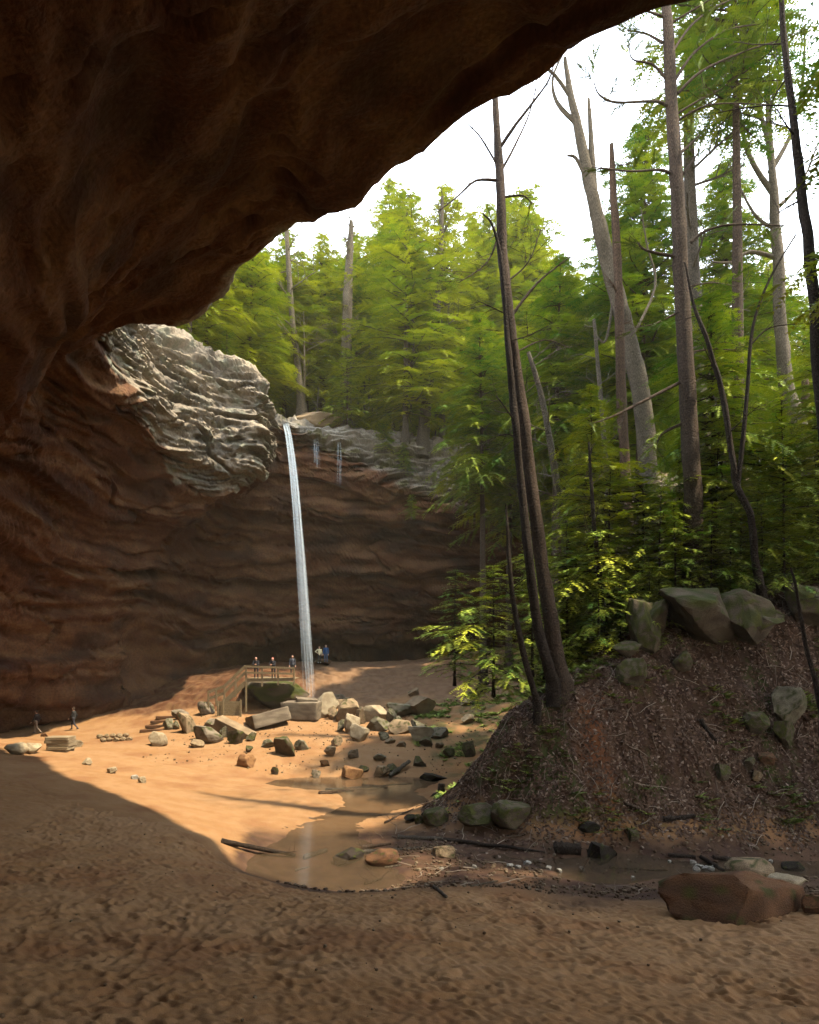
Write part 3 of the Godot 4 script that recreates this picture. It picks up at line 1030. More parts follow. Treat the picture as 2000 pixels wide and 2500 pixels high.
func build_marked_trees() -> void:
	# the tall hemlock on top of the mound
	var o := marked_trunk("hemlock_tree", [[1692, 1450, 50], [1690, 1200, 43], [1676, 900, 38], [1660, 600, 34], [1647, 350, 30], [1635, 150, 26], [1624, -60, 22], [1605, -400, 12]], 29.0, "bark", "tallest thick hemlock trunk on the mound, with dead side branches", 301, 0)
	marked_limbs(o, [
		[9, [1688, 592], [1722, 565], [1790, 548], [1925, 552]], [8, [1642, 428], [1615, 415], [1540, 418], [1464, 409]], [8, [1628, 258], [1597, 247], [1505, 250], [1464, 232], [1450, 200]],
		[7, [1625, 190], [1592, 157], [1545, 145], [1536, 110]], [7, [1618, 104], [1574, 81], [1530, 75]], [8, [1650, 193], [1696, 128], [1771, 75], [1858, 58]], [8, [1655, 228], [1713, 174], [1812, 128], [1900, 99]],
		[7, [1658, 275], [1708, 244], [1766, 215]], [6, [1658, 292], [1736, 255], [1870, 255]], [8, [1662, 373], [1690, 348], [1713, 325]], [8, [1668, 425], [1690, 395], [1710, 365]],
		[9, [1657, 628], [1580, 612], [1557, 592]], [9, [1660, 934], [1560, 985], [1500, 1015], [1440, 1036]], [9, [1672, 1032], [1615, 1061], [1603, 1096]], [7, [1640, 130], [1690, 60], [1760, 10], [1850, -20]],
		[6, [1632, 60], [1700, 20], [1780, -30]], [6, [1620, 40], [1560, 20], [1500, -10]], [6, [1680, 700], [1740, 690], [1800, 700]], [6, [1685, 860], [1745, 852], [1805, 856]], [6, [1660, 760], [1600, 790], [1550, 800]]], 29.0, "bark", 302, 8, 0.55)
	o = plant("hemlock_tree", "tall_2", at(1800, 1500, 33.0), 39.0, 1.0, "bark", "straight hemlock stem between the tallest trunk and the bowed beech")
	# the leaning pair on the left shoulder of the mound
	o = marked_trunk("leaning_tree", [[1372, 1668, 44], [1345, 1520, 36], [1305, 1250, 30], [1275, 1000, 28], [1245, 800, 27], [1226, 600, 25], [1222, 450, 22], [1213, 300, 17], [1206, 150, 11]], 25.5, "bark", "thicker leaning bare trunk on the left shoulder of the mound", 311, 0)
	marked_limbs(o, [[9, [1224, 356], [1261, 302], [1302, 249], [1342, 191], [1360, 120]], [7, [1228, 410], [1255, 360], [1296, 267], [1320, 150]], [8, [1216, 441], [1162, 441], [1116, 481], [1070, 516]], [6, [1230, 481], [1278, 478], [1299, 499]], [6, [1212, 400], [1174, 336], [1142, 302]],
		[8, [1246, 775], [1313, 690], [1394, 626]], [6, [1222, 560], [1190, 640], [1120, 690]], [5, [1260, 860], [1330, 830], [1390, 850]], [5, [1236, 690], [1290, 640], [1320, 560]], [5, [1285, 1090], [1240, 1060], [1180, 1080]]], 25.5, "bark", 312, 7)
	o = marked_trunk("leaning_tree", [[1352, 1672, 30], [1320, 1560, 26], [1295, 1400, 22], [1270, 1150, 19], [1255, 1000, 18], [1242, 860, 15], [1225, 640, 9], [1205, 560, 6], [1180, 520, 3]], 25.2, "bark_dark", "thinner dark trunk leaning beside the thicker one, from the same root", 313, 7, 1.6, 0.4)
	marked_trunk("leaning_tree", [[1312, 1716, 16], [1270, 1560, 14], [1248, 1420, 11], [1240, 1310, 8], [1236, 1230, 4]], 25.0, "bark_dark", "short thin dark sapling stem leaning left of the pair", 314, 8, 1.0, 0.3)
	# the big broken beech and the snag beside it
	o = marked_trunk("beech_tree", [[1612, 1660, 52], [1592, 1250, 46], [1570, 1000, 43], [1532, 820, 40], [1500, 700, 38], [1465, 560, 34], [1440, 450, 29], [1415, 330, 22], [1392, 230, 16], [1380, 140, 9]], 38.0, "bark_pale", "great pale leaning beech with a forked broken top", 321, 0)
	marked_limbs(o, [[24, [1452, 520], [1447, 420], [1442, 320], [1437, 240]], [12, [1405, 300], [1360, 250], [1350, 190], [1380, 120]], [10, [1395, 240], [1340, 170], [1300, 200]], [12, [1430, 430], [1405, 385], [1385, 380]], [10, [1500, 720], [1480, 830], [1460, 825]], [8, [1540, 830], [1600, 700], [1580, 600], [1565, 510]]], 38.0, "bark_pale", 322, 5)
	marked_trunk("dead_snag", [[1548, 1660, 30], [1530, 1200, 25], [1515, 900, 23], [1508, 650, 21], [1498, 480, 17], [1493, 352, 10]], 35.5, "bark_red", "reddish dead snag with a broken top beside the great beech", 323, 6, 1.2, 0.4)
	marked_trunk("slender_tree", [[2060, 1640, 34], [2010, 1000, 30], [1985, 700, 26], [1965, 520, 23], [1940, 330, 18], [1918, 130, 14], [1898, -90, 9]], 23.0, "bark_dark", "slender dark trunk rising along the right edge of the view", 331, 8, 2.4, 0.5)
	o = marked_trunk("beech_tree", [[2015, 1660, 52], [1995, 1250, 45], [1965, 1090, 41], [1925, 960, 34], [1906, 800, 28], [1900, 640, 25], [1890, 500, 21], [1880, 350, 15], [1872, 200, 8]], 38.0, "bark_pale", "pale beech whose trunk bows to the right near its foot", 332, 0)
	marked_limbs(o, [[14, [1885, 470], [1830, 380], [1800, 250], [1790, 120]], [14, [1880, 420], [1930, 330], [1960, 200], [1965, 60]], [12, [1876, 350], [1850, 240], [1838, 100]], [10, [1886, 520], [1960, 440], [2000, 340]], [10, [1893, 560], [1840, 520], [1780, 400]], [12, [1900, 630], [1830, 615], [1790, 640], [1740, 640]], [10, [1874, 300], [1900, 180], [1905, 60]]], 38.0, "bark_pale", 333, 10)
	marked_trunk("dead_snag", [[1985, 1650, 30], [1974, 1100, 27], [1969, 1000, 23], [1963, 915, 13]], 40.0, "bark_red", "short dead snag behind the bowed beech", 334, 0)
	o = marked_trunk("forked_tree", [[1862, 1468, 24], [1845, 1370, 18], [1830, 1260, 16], [1800, 1190, 15], [1785, 1100, 14], [1765, 960, 13], [1735, 860, 11], [1700, 760, 8], [1672, 640, 4]], 27.2, "bark_dark", "thin dark sapling that forks into a wide letter V", 341, 5, 1.3, 0.5)
	marked_limbs(o, [[13, [1800, 1192], [1812, 1090], [1825, 950], [1838, 800], [1880, 680], [1945, 570]], [5, [1835, 840], [1880, 800], [1960, 790]]], 27.2, "bark_dark", 342, 5)
	marked_trunk("slender_tree", [[1430, 1660, 24], [1400, 1480, 22], [1380, 1300, 18], [1350, 1120, 16], [1325, 980, 14], [1290, 860, 9]], 33.0, "bark_pale", "slim mossy pale trunk just right of the leaning pair", 343, 12, 1.6, 0.3)
	marked_trunk("slender_tree", [[1515, 1640, 16], [1497, 1380, 14], [1480, 1150, 13], [1465, 950, 11], [1450, 780, 7]], 36.0, "bark_pale", "slim straight pale trunk left of the great beech", 344, 12, 1.4, 0.3)
	marked_trunk("slender_tree", [[1492, 1625, 15], [1470, 1450, 13], [1448, 1250, 10], [1438, 1080, 5]], 28.5, "bark_dark", "thin dark stem on the crest between leaning pair and boulder", 345, 12, 1.4, 0.25)
	marked_trunk("hemlock_tree", [[1748, 1500, 46], [1740, 1320, 42], [1725, 1150, 40], [1710, 1000, 38], [1694, 700, 33], [1684, 400, 26], [1680, 60, 18]], 36.0, "bark_grey", "grey hemlock trunk half hidden behind the tallest one", 346, 14, 2.4, 0.4)
	marked_trunk("sapling", [[2008, 1740, 12], [1975, 1600, 10], [1950, 1480, 8], [1930, 1385, 4]], 23.0, "bark_dark", "leafless sapling at the right end of the mound", 347, 8, 0.9, 0.3)
	plant("young_hemlock", "young_0", at(1610, 1472, 28.6), 6.4, 0.4, "bark_dark", "young hemlock growing behind the left boulder of the crest", "", 0.9)
	plant("young_hemlock", "young_2", at(1205, 1690, 30.5), 6.6, 2.0, "bark_dark", "broad dark young hemlock behind the leaning pair", "", 1.25)
	plant("young_hemlock", "young_1", at(1110, 1665, 37.0), 7.0, 4.0, "bark_dark", "dark young hemlock whose fronds reach out over the rock slope", "", 1.25)
	plant("young_hemlock", "young_3", at(1300, 1640, 29.0), 6.0, 1.0, "bark_dark", "young hemlock between the leaning pair and the mossy stem", "", 1.2)
	# trees round the rim, left to right
	marked_trunk("beech_tree", [[737, 1000, 22], [728, 900, 16], [716, 800, 14], [708, 700, 14], [702, 600, 11], [698, 500, 6]], 62.0, "bark_pale", "thin pale beech rising behind the waterfall's lip", 351, 12, 4.0, 0.3)
	marked_trunk("dead_snag", [[845, 1020, 26], [846, 850, 26], [850, 700, 22], [855, 600, 16], [858, 540, 8]], 64.0, "bark_pale", "straight dead pine stem with stubby twigs behind the rim", 352, 22, 1.0, 0.2)
	plant("hemlock_tree", "hemlock_0", at(990, 1085, 61.0), 25.0, 0.3, "bark_grey", "layered yellow green hemlock in the middle above the recess", "", 1.2)
	marked_trunk("leaning_tree", [[1030, 1095, 30], [1045, 950, 26], [1062, 800, 20], [1075, 650, 14], [1080, 480, 7]], 62.0, "bark_grey", "grey trunk leaning right beside the layered hemlock", 353, 14, 2.6, 0.35)
	plant("hemlock_tree", "hemlock_3", at(1080, 1090, 64.0), 27.0, 2.2, "bark_grey", "yellow green hemlock behind the grey leaning trunk", "", 1.1)
	plant("young_hemlock", "young_2", at(848, 1035, 60.5), 7.6, 1.1, "bark", "bright young hemlock in front of the dead pine stem")
	plant("hemlock_tree", "hemlock_3", at(540, 960, 56.0), 14.0, 0.7, "bark", "bright hemlock at the top of the pale cliff", "", 1.3)
	plant("hemlock_tree", "hemlock_0", at(610, 980, 58.0), 16.5, 1.7, "bark", "bright broad hemlock just left of the thin pale beech", "", 1.25)
	plant("hemlock_tree", "hemlock_3", at(780, 1000, 66.0), 19.0, 2.9, "bark", "bright hemlock between pale beech and dead pine stem", "", 1.2)
	plant("hemlock_tree", "hemlock_0", at(1290, 1130, 67.0), 30.0, 3.9, "bark", "tall yellow topped hemlock behind the leaning pair", "", 1.15)
	plant("hemlock_tree", "tall_1", at(1560, 1560, 46.0), 39.0, 0.9, "bark", "tall dense hemlock filling the sky behind the great beech", "", 1.0)
	plant("hemlock_tree", "tall_1", at(1790, 1540, 44.0), 34.0, 2.9, "bark", "tall dense hemlock right of the tallest trunk", "", 1.0)
	# the stand at the right end of the recess, which keeps the recess floor in shade
	for q in [[12.5, 52.0, 33.0, "darkest hemlock at the right end of the rock recess"], [17.0, 50.0, 36.0, "hemlock of the recess stand nearest to the great beech"], [9.0, 55.5, 30.0, "hemlock closest to the recess wall, behind the leaning pair"]]:
		plant("hemlock_tree", "tall_1", Vector3(q[0], ground(q[0], q[1]), -q[1]), q[2], q[0] * 2.0, "bark", q[3], "", 1.1)
	plant("hemlock_tree", "tall_0", Vector3(6.2, ground(6.2, 51.5), -51.5), 31.0, 1.3, "bark", "added tall bare stemmed hemlock that shades the recess floor")  # added tree, put here to throw shade on the recess floor
	plant("hemlock_tree", "tall_0", Vector3(11.0, ground(11.0, 47.0), -47.0), 33.0, 3.3, "bark", "added shade hemlock behind the slim pale trunk")  # extra tree added to extend that shade
	# young growth on the back and the crest of the mound
	var r := RandomNumberGenerator.new()
	r.seed = 612
	for k in 46:
		var x := r.randf_range(6.5, 26.0)
		var d := r.randf_range(28.2, 36.0)
		var px := 1000.0 + x / d * FOCAL
		if px > 2120 or px < 1290:
			continue
		plant("young_hemlock", "young_%d" % (k % 4), Vector3(x, ground(x, d), -d), r.randf_range(3.5, 9.5), r.randf() * TAU, "bark_dark", "feathery young hemlock in the thicket on the back of the mound", "thicket of young hemlocks on the mound", r.randf_range(0.95, 1.35))
	for q in [[9.2, 31.0, 15.0, "light hemlock rising between the pale slim trunk and the beech"], [15.6, 31.5, 17.0, "light hemlock rising right of the tallest trunk"], [20.0, 30.0, 13.0, "lower light hemlock near the right edge of the view"]]:
		plant("hemlock_tree", "hemlock_%d" % (int(q[2]) % 3), Vector3(q[0], ground(q[0], q[1]), -q[1]), q[2], q[0], "bark_dark", q[3], "", 0.9)
	for k in 9:
		var x := 8.6 + 1.25 * k + r.randf_range(-0.4, 0.4)
		var d := r.randf_range(27.6, 28.4)
		plant("young_hemlock", "young_%d" % (k % 4), Vector3(x, ground(x, d), -d), r.randf_range(3.0, 6.0), r.randf() * TAU, "bark_dark", "feathery young hemlock on the very crest of the mound", "young hemlocks on the crest", 1.15)
	# bare shrubs along the rim right of the fall
	for k in 16:
		var p := plateau_at(14.2 + 0.24 * k + r.randf_range(-0.1, 0.1), r.randf_range(0.3, 4.0))
		plant("bare_shrub", "bare_%d" % (k % 4), p, r.randf_range(3.0, 5.5), r.randf() * TAU, "bark_grey", "leafless grey shrub on the ledges of the rim right of the fall", "leafless shrubs along the rim", 1.8)
	for k in 12:
		var p := plateau_at(13.4 + 0.36 * k + r.randf_range(-0.1, 0.1), r.randf_range(1.0, 7.0))
		plant("bare_tree", "bare_%d" % (k % 4), p, r.randf_range(9.0, 15.0), r.randf() * TAU, "bark_pale" if k % 2 else "bark_grey", "leafless twiggy tree at the front of the forest above the recess", "leafless trees along the rim", 1.25)
	# bushes that hang over the rim
	for q in [[985, 1160, 60.0, 3.4, "leafy bush hanging over the rim above the recess"], [1005, 1262, 59.3, 2.4, "sunlit green bough sticking out of the recess lip"], [940, 1100, 60.5, 3.2, "young hemlock bush on the edge of the rim"], [1150, 1190, 61.0, 3.0, "small hemlock on the ledges right of the hanging bush"]]:
		plant("young_hemlock", "young_%d" % (int(q[0]) % 4), at(q[0], q[1], q[2]), q[3], q[0], "bark_grey", q[4], "", 1.5)
	# tall trees on the right bank, outside the view, whose shade lies over the near sand
	for q in [[16.6, 20.0, 38.0], [18.5, 19.0, 35.0], [15.5, 12.0, 34.0], [22.5, 11.0, 35.0], [27.0, 16.0, 36.0], [19.0, 6.0, 33.0], [23.5, 22.0, 34.0]]:
		plant("hemlock_tree", "tall_2" if q[2] > 37.0 else "tall_%d" % (int(q[0]) % 2), Vector3(q[0], ground(q[0], q[1]), -q[1]), q[2], q[0], "bark", "tall hemlock of the right bank that shades the sand", "hemlocks of the right bank")

# ------------------------------------------------------------------ rocks
var ico_v := PackedVector3Array()
var ico_i := PackedInt32Array()

func make_ico(level: int) -> void:
	var t := (1.0 + sqrt(5.0)) / 2.0
	for q in [[-1, t, 0], [1, t, 0], [-1, -t, 0], [1, -t, 0], [0, -1, t], [0, 1, t], [0, -1, -t], [0, 1, -t], [t, 0, -1], [t, 0, 1], [-t, 0, -1], [-t, 0, 1]]:
		ico_v.push_back(Vector3(q[0], q[1], q[2]).normalized())
	ico_i = PackedInt32Array([0, 11, 5, 0, 5, 1, 0, 1, 7, 0, 7, 10, 0, 10, 11, 1, 5, 9, 5, 11, 4, 11, 10, 2, 10, 7, 6, 7, 1, 8, 3, 9, 4, 3, 4, 2, 3, 2, 6, 3, 6, 8, 3, 8, 9, 4, 9, 5, 2, 4, 11, 6, 2, 10, 8, 6, 7, 9, 8, 1])
	for l in level:
		var mid := {}
		var next := PackedInt32Array()
		for k in range(0, ico_i.size(), 3):
			var m := []
			for e in 3:
				var a := ico_i[k + e]
				var b := ico_i[k + (e + 1) % 3]
				var key := mini(a, b) * 100000 + maxi(a, b)
				if not mid.has(key):
					mid[key] = ico_v.size()
					ico_v.push_back(((ico_v[a] + ico_v[b]) * 0.5).normalized())
				m.push_back(mid[key])
			next.append_array(PackedInt32Array([ico_i[k], m[0], m[2], ico_i[k + 1], m[1], m[0], ico_i[k + 2], m[2], m[1], m[0], m[1], m[2]]))
		ico_i = next

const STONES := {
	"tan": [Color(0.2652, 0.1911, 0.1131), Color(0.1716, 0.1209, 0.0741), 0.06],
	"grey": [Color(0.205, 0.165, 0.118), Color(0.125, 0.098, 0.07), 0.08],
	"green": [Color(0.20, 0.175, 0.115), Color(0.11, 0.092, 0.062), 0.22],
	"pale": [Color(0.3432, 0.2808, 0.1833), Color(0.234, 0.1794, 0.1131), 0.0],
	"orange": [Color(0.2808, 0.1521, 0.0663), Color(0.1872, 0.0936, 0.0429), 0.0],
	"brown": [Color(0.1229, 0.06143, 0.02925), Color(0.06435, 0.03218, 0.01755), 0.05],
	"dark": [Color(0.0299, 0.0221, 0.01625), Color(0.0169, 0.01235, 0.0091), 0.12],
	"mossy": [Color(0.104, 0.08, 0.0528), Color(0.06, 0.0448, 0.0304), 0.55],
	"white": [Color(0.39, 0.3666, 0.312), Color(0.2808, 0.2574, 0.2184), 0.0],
}

# an angular boulder: a ball cut by planes, with worn edges; size in metres, its foot a little below the origin
func rock_mesh(seed_: int, size: Vector3, stone: String, cuts := 12, rounded := 0.0) -> ArrayMesh:
	var r := RandomNumberGenerator.new()
	r.seed = seed_
	var planes := []
	for k in cuts:
		var n := Vector3(r.randf_range(-1, 1), r.randf_range(-1, 1), r.randf_range(-1, 1)).normalized()
		planes.push_back([n, r.randf_range(0.40, 0.74) + rounded * 0.3])
	planes.push_back([Vector3(r.randf_range(-0.25, 0.25), 1, r.randf_range(-0.25, 0.25)).normalized(), r.randf_range(0.5, 0.72) + rounded * 0.25])
	var v := PackedVector3Array()
	var lo := Vector3.ONE * 9.0
	var hi := -lo
	for p0 in ico_v:
		var p := p0
		for q in planes:
			var over: float = p.dot(q[0]) - q[1]
			if over > 0.0:
				p -= q[0] * over
		p *= 1.0 + 0.07 * noise_b.get_noise_3d(p.x * 1.6 + seed_, p.y * 1.6, p.z * 1.6) + 0.05 * noise_b.get_noise_3d(p.x * 3.0 + seed_, p.y * 8.0, p.z * 3.0)
		v.push_back(p)
		lo = lo.min(p); hi = hi.max(p)
	var s := Shape.new()
	var c: Array = STONES[stone]
	var w := PackedVector3Array()
	for p in v:
		var q := (p - lo) / (hi - lo)
		w.push_back(Vector3((q.x - 0.5) * size.x, (q.y * 1.32 - 0.32) * size.y, (q.z - 0.5) * size.z))
	var soft := PackedVector3Array()
	soft.resize(w.size())
	for k in range(0, ico_i.size(), 3):
		var n := (w[ico_i[k + 1]] - w[ico_i[k]]).cross(w[ico_i[k + 2]] - w[ico_i[k]]).normalized()
		for e in 3:
			soft[ico_i[k + e]] += n
	for k in range(0, ico_i.size(), 3):
		var n := (w[ico_i[k + 1]] - w[ico_i[k]]).cross(w[ico_i[k + 2]] - w[ico_i[k]]).normalized()
		var mid := (w[ico_i[k]] + w[ico_i[k + 1]] + w[ico_i[k + 2]]) / 3.0
		for e in [0, 2, 1]:
			var at_v := ico_i[k + e]
			s.i.push_back(s.v.size())
			s.v.push_back(w[at_v])
			s.n.push_back((n * (1.0 - rounded) * 2.0 + soft[at_v].normalized()).normalized())
			var q: Vector3 = w[at_v] / maxf(size.x, 0.3)
			var f := noise_b.get_noise_3d(q.x * 2.2 + seed_ * 0.7, q.y * 5.0, q.z * 2.2)
			var g := noise_b.get_noise_3d(q.x * 5.0 + 9.0, q.y * 5.0 + seed_, q.z * 5.0)
			var col: Color = c[0].lerp(c[1], clampf(0.5 + f * 1.7 + g * 0.5, 0, 1))
			var moss: float = c[2]
			if moss > 0.0 and n.y > -0.1 and g + f * 0.5 > 0.35 - moss * 0.75:
				col = col.lerp(Color(0.085, 0.088, 0.012).lerp(Color(0.04, 0.048, 0.01), clampf(0.5 + g * 2.0, 0, 1)), 0.85)
			s.c.push_back(col)
	return s.done()

# a hewn block with chipped edges
func block_mesh(seed_: int, size: Vector3, stone: String) -> ArrayMesh:
	var s := Shape.new()
	var c: Array = STONES[stone]
	var n := 9
	for f in 6:
		var ax := f >> 1
		var sg := 1.0 if f & 1 else -1.0
		var first := s.v.size()
		for i in n:
			for j in n:
				var u := i / (n - 1.0) - 0.5
				var w := j / (n - 1.0) - 0.5
				var p := Vector3.ZERO
				p[ax] = 0.5 * sg
				p[(ax + 1) % 3] = u
				p[(ax + 2) % 3] = w
				# round the edges and chip them
				var inner := p.clamp(Vector3.ONE * -0.47, Vector3.ONE * 0.47)
				var q := inner * size
				var off := p - inner
				if off.length() > 0.0001:
					q += off.normalized() * 0.03 * minf(size.y, 1.0)
				var e := noise_b.get_noise_3d(q.x * 1.5 + seed_, q.y * 1.5, q.z * 1.5)
				q *= 1.0 + 0.06 * e + 0.02 * noise_b.get_noise_3d(q.x * 6.0, q.y * 6.0 + seed_, q.z * 6.0)
				s.v.push_back(q)
				var nn := Vector3.ZERO
				nn[ax] = sg
				s.n.push_back((nn + off.normalized() * 0.7 * float(off.length() > 0.031)).normalized())
				var g := noise_b.get_noise_3d(q.x * 0.9 + seed_, q.y * 2.5, q.z * 0.9)
				s.c.push_back(c[0].lerp(c[1], clampf(0.5 + g * 2.4, 0, 1)))
		for i in n - 1:
			for j in n - 1:
				var a := first + i * n + j
				if sg > 0.0:
					s.i.append_array(PackedInt32Array([a, a + 1, a + n, a + 1, a + n + 1, a + n]))
				else:
					s.i.append_array(PackedInt32Array([a, a + n, a + 1, a + 1, a + n, a + n + 1]))
	return s.done()

func rock(px: float, py: float, w: float, h: float, stone: String, label: String, group := "", called := "boulder", cuts := 12, rounded := 0.0, deep := 0.85, turn := 0.0) -> Node3D:
	var p := on_ground(px, py - h * 0.12)
	var k := -p.z / FOCAL
	var sd := int(px * 13.0 + py * 7.0)
	var o := one(called, rock_mesh(sd, Vector3(w * k * 1.22, h * k * 1.25, w * k * deep * 1.1), stone, cuts, rounded), mats.stone)
	o.position = p
	o.rotation.y = turn
	tag(o, label, "rock", group)
	return o

func build_rocks() -> void:
	make_ico(3)
	var spot := noise_tex(0.05, 5, 53, Color(0.6, 0.6, 0.6), Color(1.12, 1.12, 1.12))
	var spot_n := noise_tex(0.05, 5, 54, Color.BLACK, Color.WHITE, 512, FastNoiseLite.TYPE_SIMPLEX_SMOOTH, true, 9.0)
	surface("stone", Color.WHITE, 0.92, spot, 0.9, spot_n, 0.9, true)
	# pile below the staircase
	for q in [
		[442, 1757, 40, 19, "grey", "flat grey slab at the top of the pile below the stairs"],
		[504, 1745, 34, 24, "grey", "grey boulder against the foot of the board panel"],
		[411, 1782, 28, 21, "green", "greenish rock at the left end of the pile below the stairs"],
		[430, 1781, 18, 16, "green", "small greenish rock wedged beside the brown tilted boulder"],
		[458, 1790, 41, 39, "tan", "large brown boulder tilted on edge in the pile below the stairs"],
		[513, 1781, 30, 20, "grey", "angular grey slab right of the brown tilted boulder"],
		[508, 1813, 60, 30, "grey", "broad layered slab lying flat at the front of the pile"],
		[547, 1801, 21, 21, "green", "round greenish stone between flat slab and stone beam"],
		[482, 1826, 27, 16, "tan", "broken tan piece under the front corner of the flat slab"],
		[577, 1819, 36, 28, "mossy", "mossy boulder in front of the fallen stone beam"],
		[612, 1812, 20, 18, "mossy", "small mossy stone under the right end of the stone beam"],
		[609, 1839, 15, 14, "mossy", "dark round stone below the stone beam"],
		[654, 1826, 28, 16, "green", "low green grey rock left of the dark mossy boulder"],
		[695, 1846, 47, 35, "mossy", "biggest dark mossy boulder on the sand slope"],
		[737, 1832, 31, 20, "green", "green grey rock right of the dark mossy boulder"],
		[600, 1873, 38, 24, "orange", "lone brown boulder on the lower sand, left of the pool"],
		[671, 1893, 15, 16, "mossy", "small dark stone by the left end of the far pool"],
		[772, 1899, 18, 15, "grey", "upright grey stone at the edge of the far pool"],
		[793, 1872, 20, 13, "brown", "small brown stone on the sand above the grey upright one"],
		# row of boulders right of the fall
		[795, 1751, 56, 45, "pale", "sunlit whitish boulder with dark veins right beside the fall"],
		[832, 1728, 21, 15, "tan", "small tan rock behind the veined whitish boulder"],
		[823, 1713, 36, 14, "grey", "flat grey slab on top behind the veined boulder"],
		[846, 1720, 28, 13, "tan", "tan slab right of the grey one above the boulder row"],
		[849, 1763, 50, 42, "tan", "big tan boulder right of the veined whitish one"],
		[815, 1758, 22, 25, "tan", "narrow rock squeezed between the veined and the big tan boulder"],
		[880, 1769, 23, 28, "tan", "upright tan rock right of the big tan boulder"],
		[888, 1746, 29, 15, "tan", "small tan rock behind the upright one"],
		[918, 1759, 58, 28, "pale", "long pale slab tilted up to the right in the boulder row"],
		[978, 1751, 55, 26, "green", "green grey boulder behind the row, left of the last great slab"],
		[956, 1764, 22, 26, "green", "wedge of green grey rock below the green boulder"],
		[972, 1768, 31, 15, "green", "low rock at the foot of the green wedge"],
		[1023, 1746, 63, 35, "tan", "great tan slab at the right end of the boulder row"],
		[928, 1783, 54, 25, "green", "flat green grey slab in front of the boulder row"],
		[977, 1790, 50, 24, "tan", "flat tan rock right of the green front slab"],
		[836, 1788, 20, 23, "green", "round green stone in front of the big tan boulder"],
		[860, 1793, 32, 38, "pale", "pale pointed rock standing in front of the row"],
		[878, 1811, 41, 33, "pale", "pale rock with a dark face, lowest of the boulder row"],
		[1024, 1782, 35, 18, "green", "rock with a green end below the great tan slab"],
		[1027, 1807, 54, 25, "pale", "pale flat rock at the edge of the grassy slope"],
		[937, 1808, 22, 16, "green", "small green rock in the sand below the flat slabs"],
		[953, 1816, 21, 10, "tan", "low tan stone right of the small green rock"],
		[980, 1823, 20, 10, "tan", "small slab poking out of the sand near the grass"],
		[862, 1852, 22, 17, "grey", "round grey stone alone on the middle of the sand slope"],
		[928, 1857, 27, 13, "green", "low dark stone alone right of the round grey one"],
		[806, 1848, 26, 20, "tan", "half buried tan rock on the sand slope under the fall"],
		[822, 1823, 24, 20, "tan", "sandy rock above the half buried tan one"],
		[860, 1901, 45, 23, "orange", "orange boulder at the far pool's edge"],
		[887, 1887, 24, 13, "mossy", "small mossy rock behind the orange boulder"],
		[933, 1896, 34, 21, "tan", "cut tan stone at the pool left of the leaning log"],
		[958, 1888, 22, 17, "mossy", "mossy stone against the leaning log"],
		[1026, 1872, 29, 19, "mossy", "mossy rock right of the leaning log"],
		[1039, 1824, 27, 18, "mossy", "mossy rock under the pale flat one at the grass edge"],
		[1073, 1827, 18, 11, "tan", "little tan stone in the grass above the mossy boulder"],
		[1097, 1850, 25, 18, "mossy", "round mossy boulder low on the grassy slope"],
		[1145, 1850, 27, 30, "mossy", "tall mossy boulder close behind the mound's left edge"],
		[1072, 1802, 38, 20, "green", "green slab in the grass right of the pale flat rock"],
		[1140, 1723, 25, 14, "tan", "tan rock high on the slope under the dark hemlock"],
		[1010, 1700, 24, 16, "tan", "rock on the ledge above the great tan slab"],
		[1143, 1768, 26, 18, "pale", "sunlit pale rock on the upper grassy slope"],
		[1060, 1905, 60, 12, "dark", "low dark rock along the wet gravel by the far pool"],
		[790, 1622, 34, 10, "brown", "flat rock that the two people in the recess stand on"],
	]:
		rock(q[0], q[1], q[2], q[3], q[4], q[5], "rocks of the sand slope", "boulder", 11, 0.0, 0.8, fmod(q[0] * 0.37, 0.5) - 0.25)
	# sunlit sand on the left
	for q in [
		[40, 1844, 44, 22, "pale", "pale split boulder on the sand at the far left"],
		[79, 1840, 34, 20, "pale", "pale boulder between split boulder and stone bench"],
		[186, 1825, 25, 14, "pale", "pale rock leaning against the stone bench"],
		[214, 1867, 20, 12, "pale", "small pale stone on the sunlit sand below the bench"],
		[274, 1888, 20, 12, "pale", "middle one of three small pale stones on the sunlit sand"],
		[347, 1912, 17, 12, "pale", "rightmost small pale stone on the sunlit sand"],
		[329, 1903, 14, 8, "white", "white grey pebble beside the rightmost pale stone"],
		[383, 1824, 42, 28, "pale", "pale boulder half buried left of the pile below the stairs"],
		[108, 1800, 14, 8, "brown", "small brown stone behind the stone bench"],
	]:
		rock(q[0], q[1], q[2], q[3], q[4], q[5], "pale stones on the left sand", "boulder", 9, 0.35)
	for k in 10:
		var px := 244.0 + 8.0 * k
		rock(px, 1803.0 + 9.0 * (k % 2) - 0.3 * k, 13, 8, "tan", "small cobble in the row along the path by the cave wall", "cobbles along the path", "cobble", 6, 0.7)
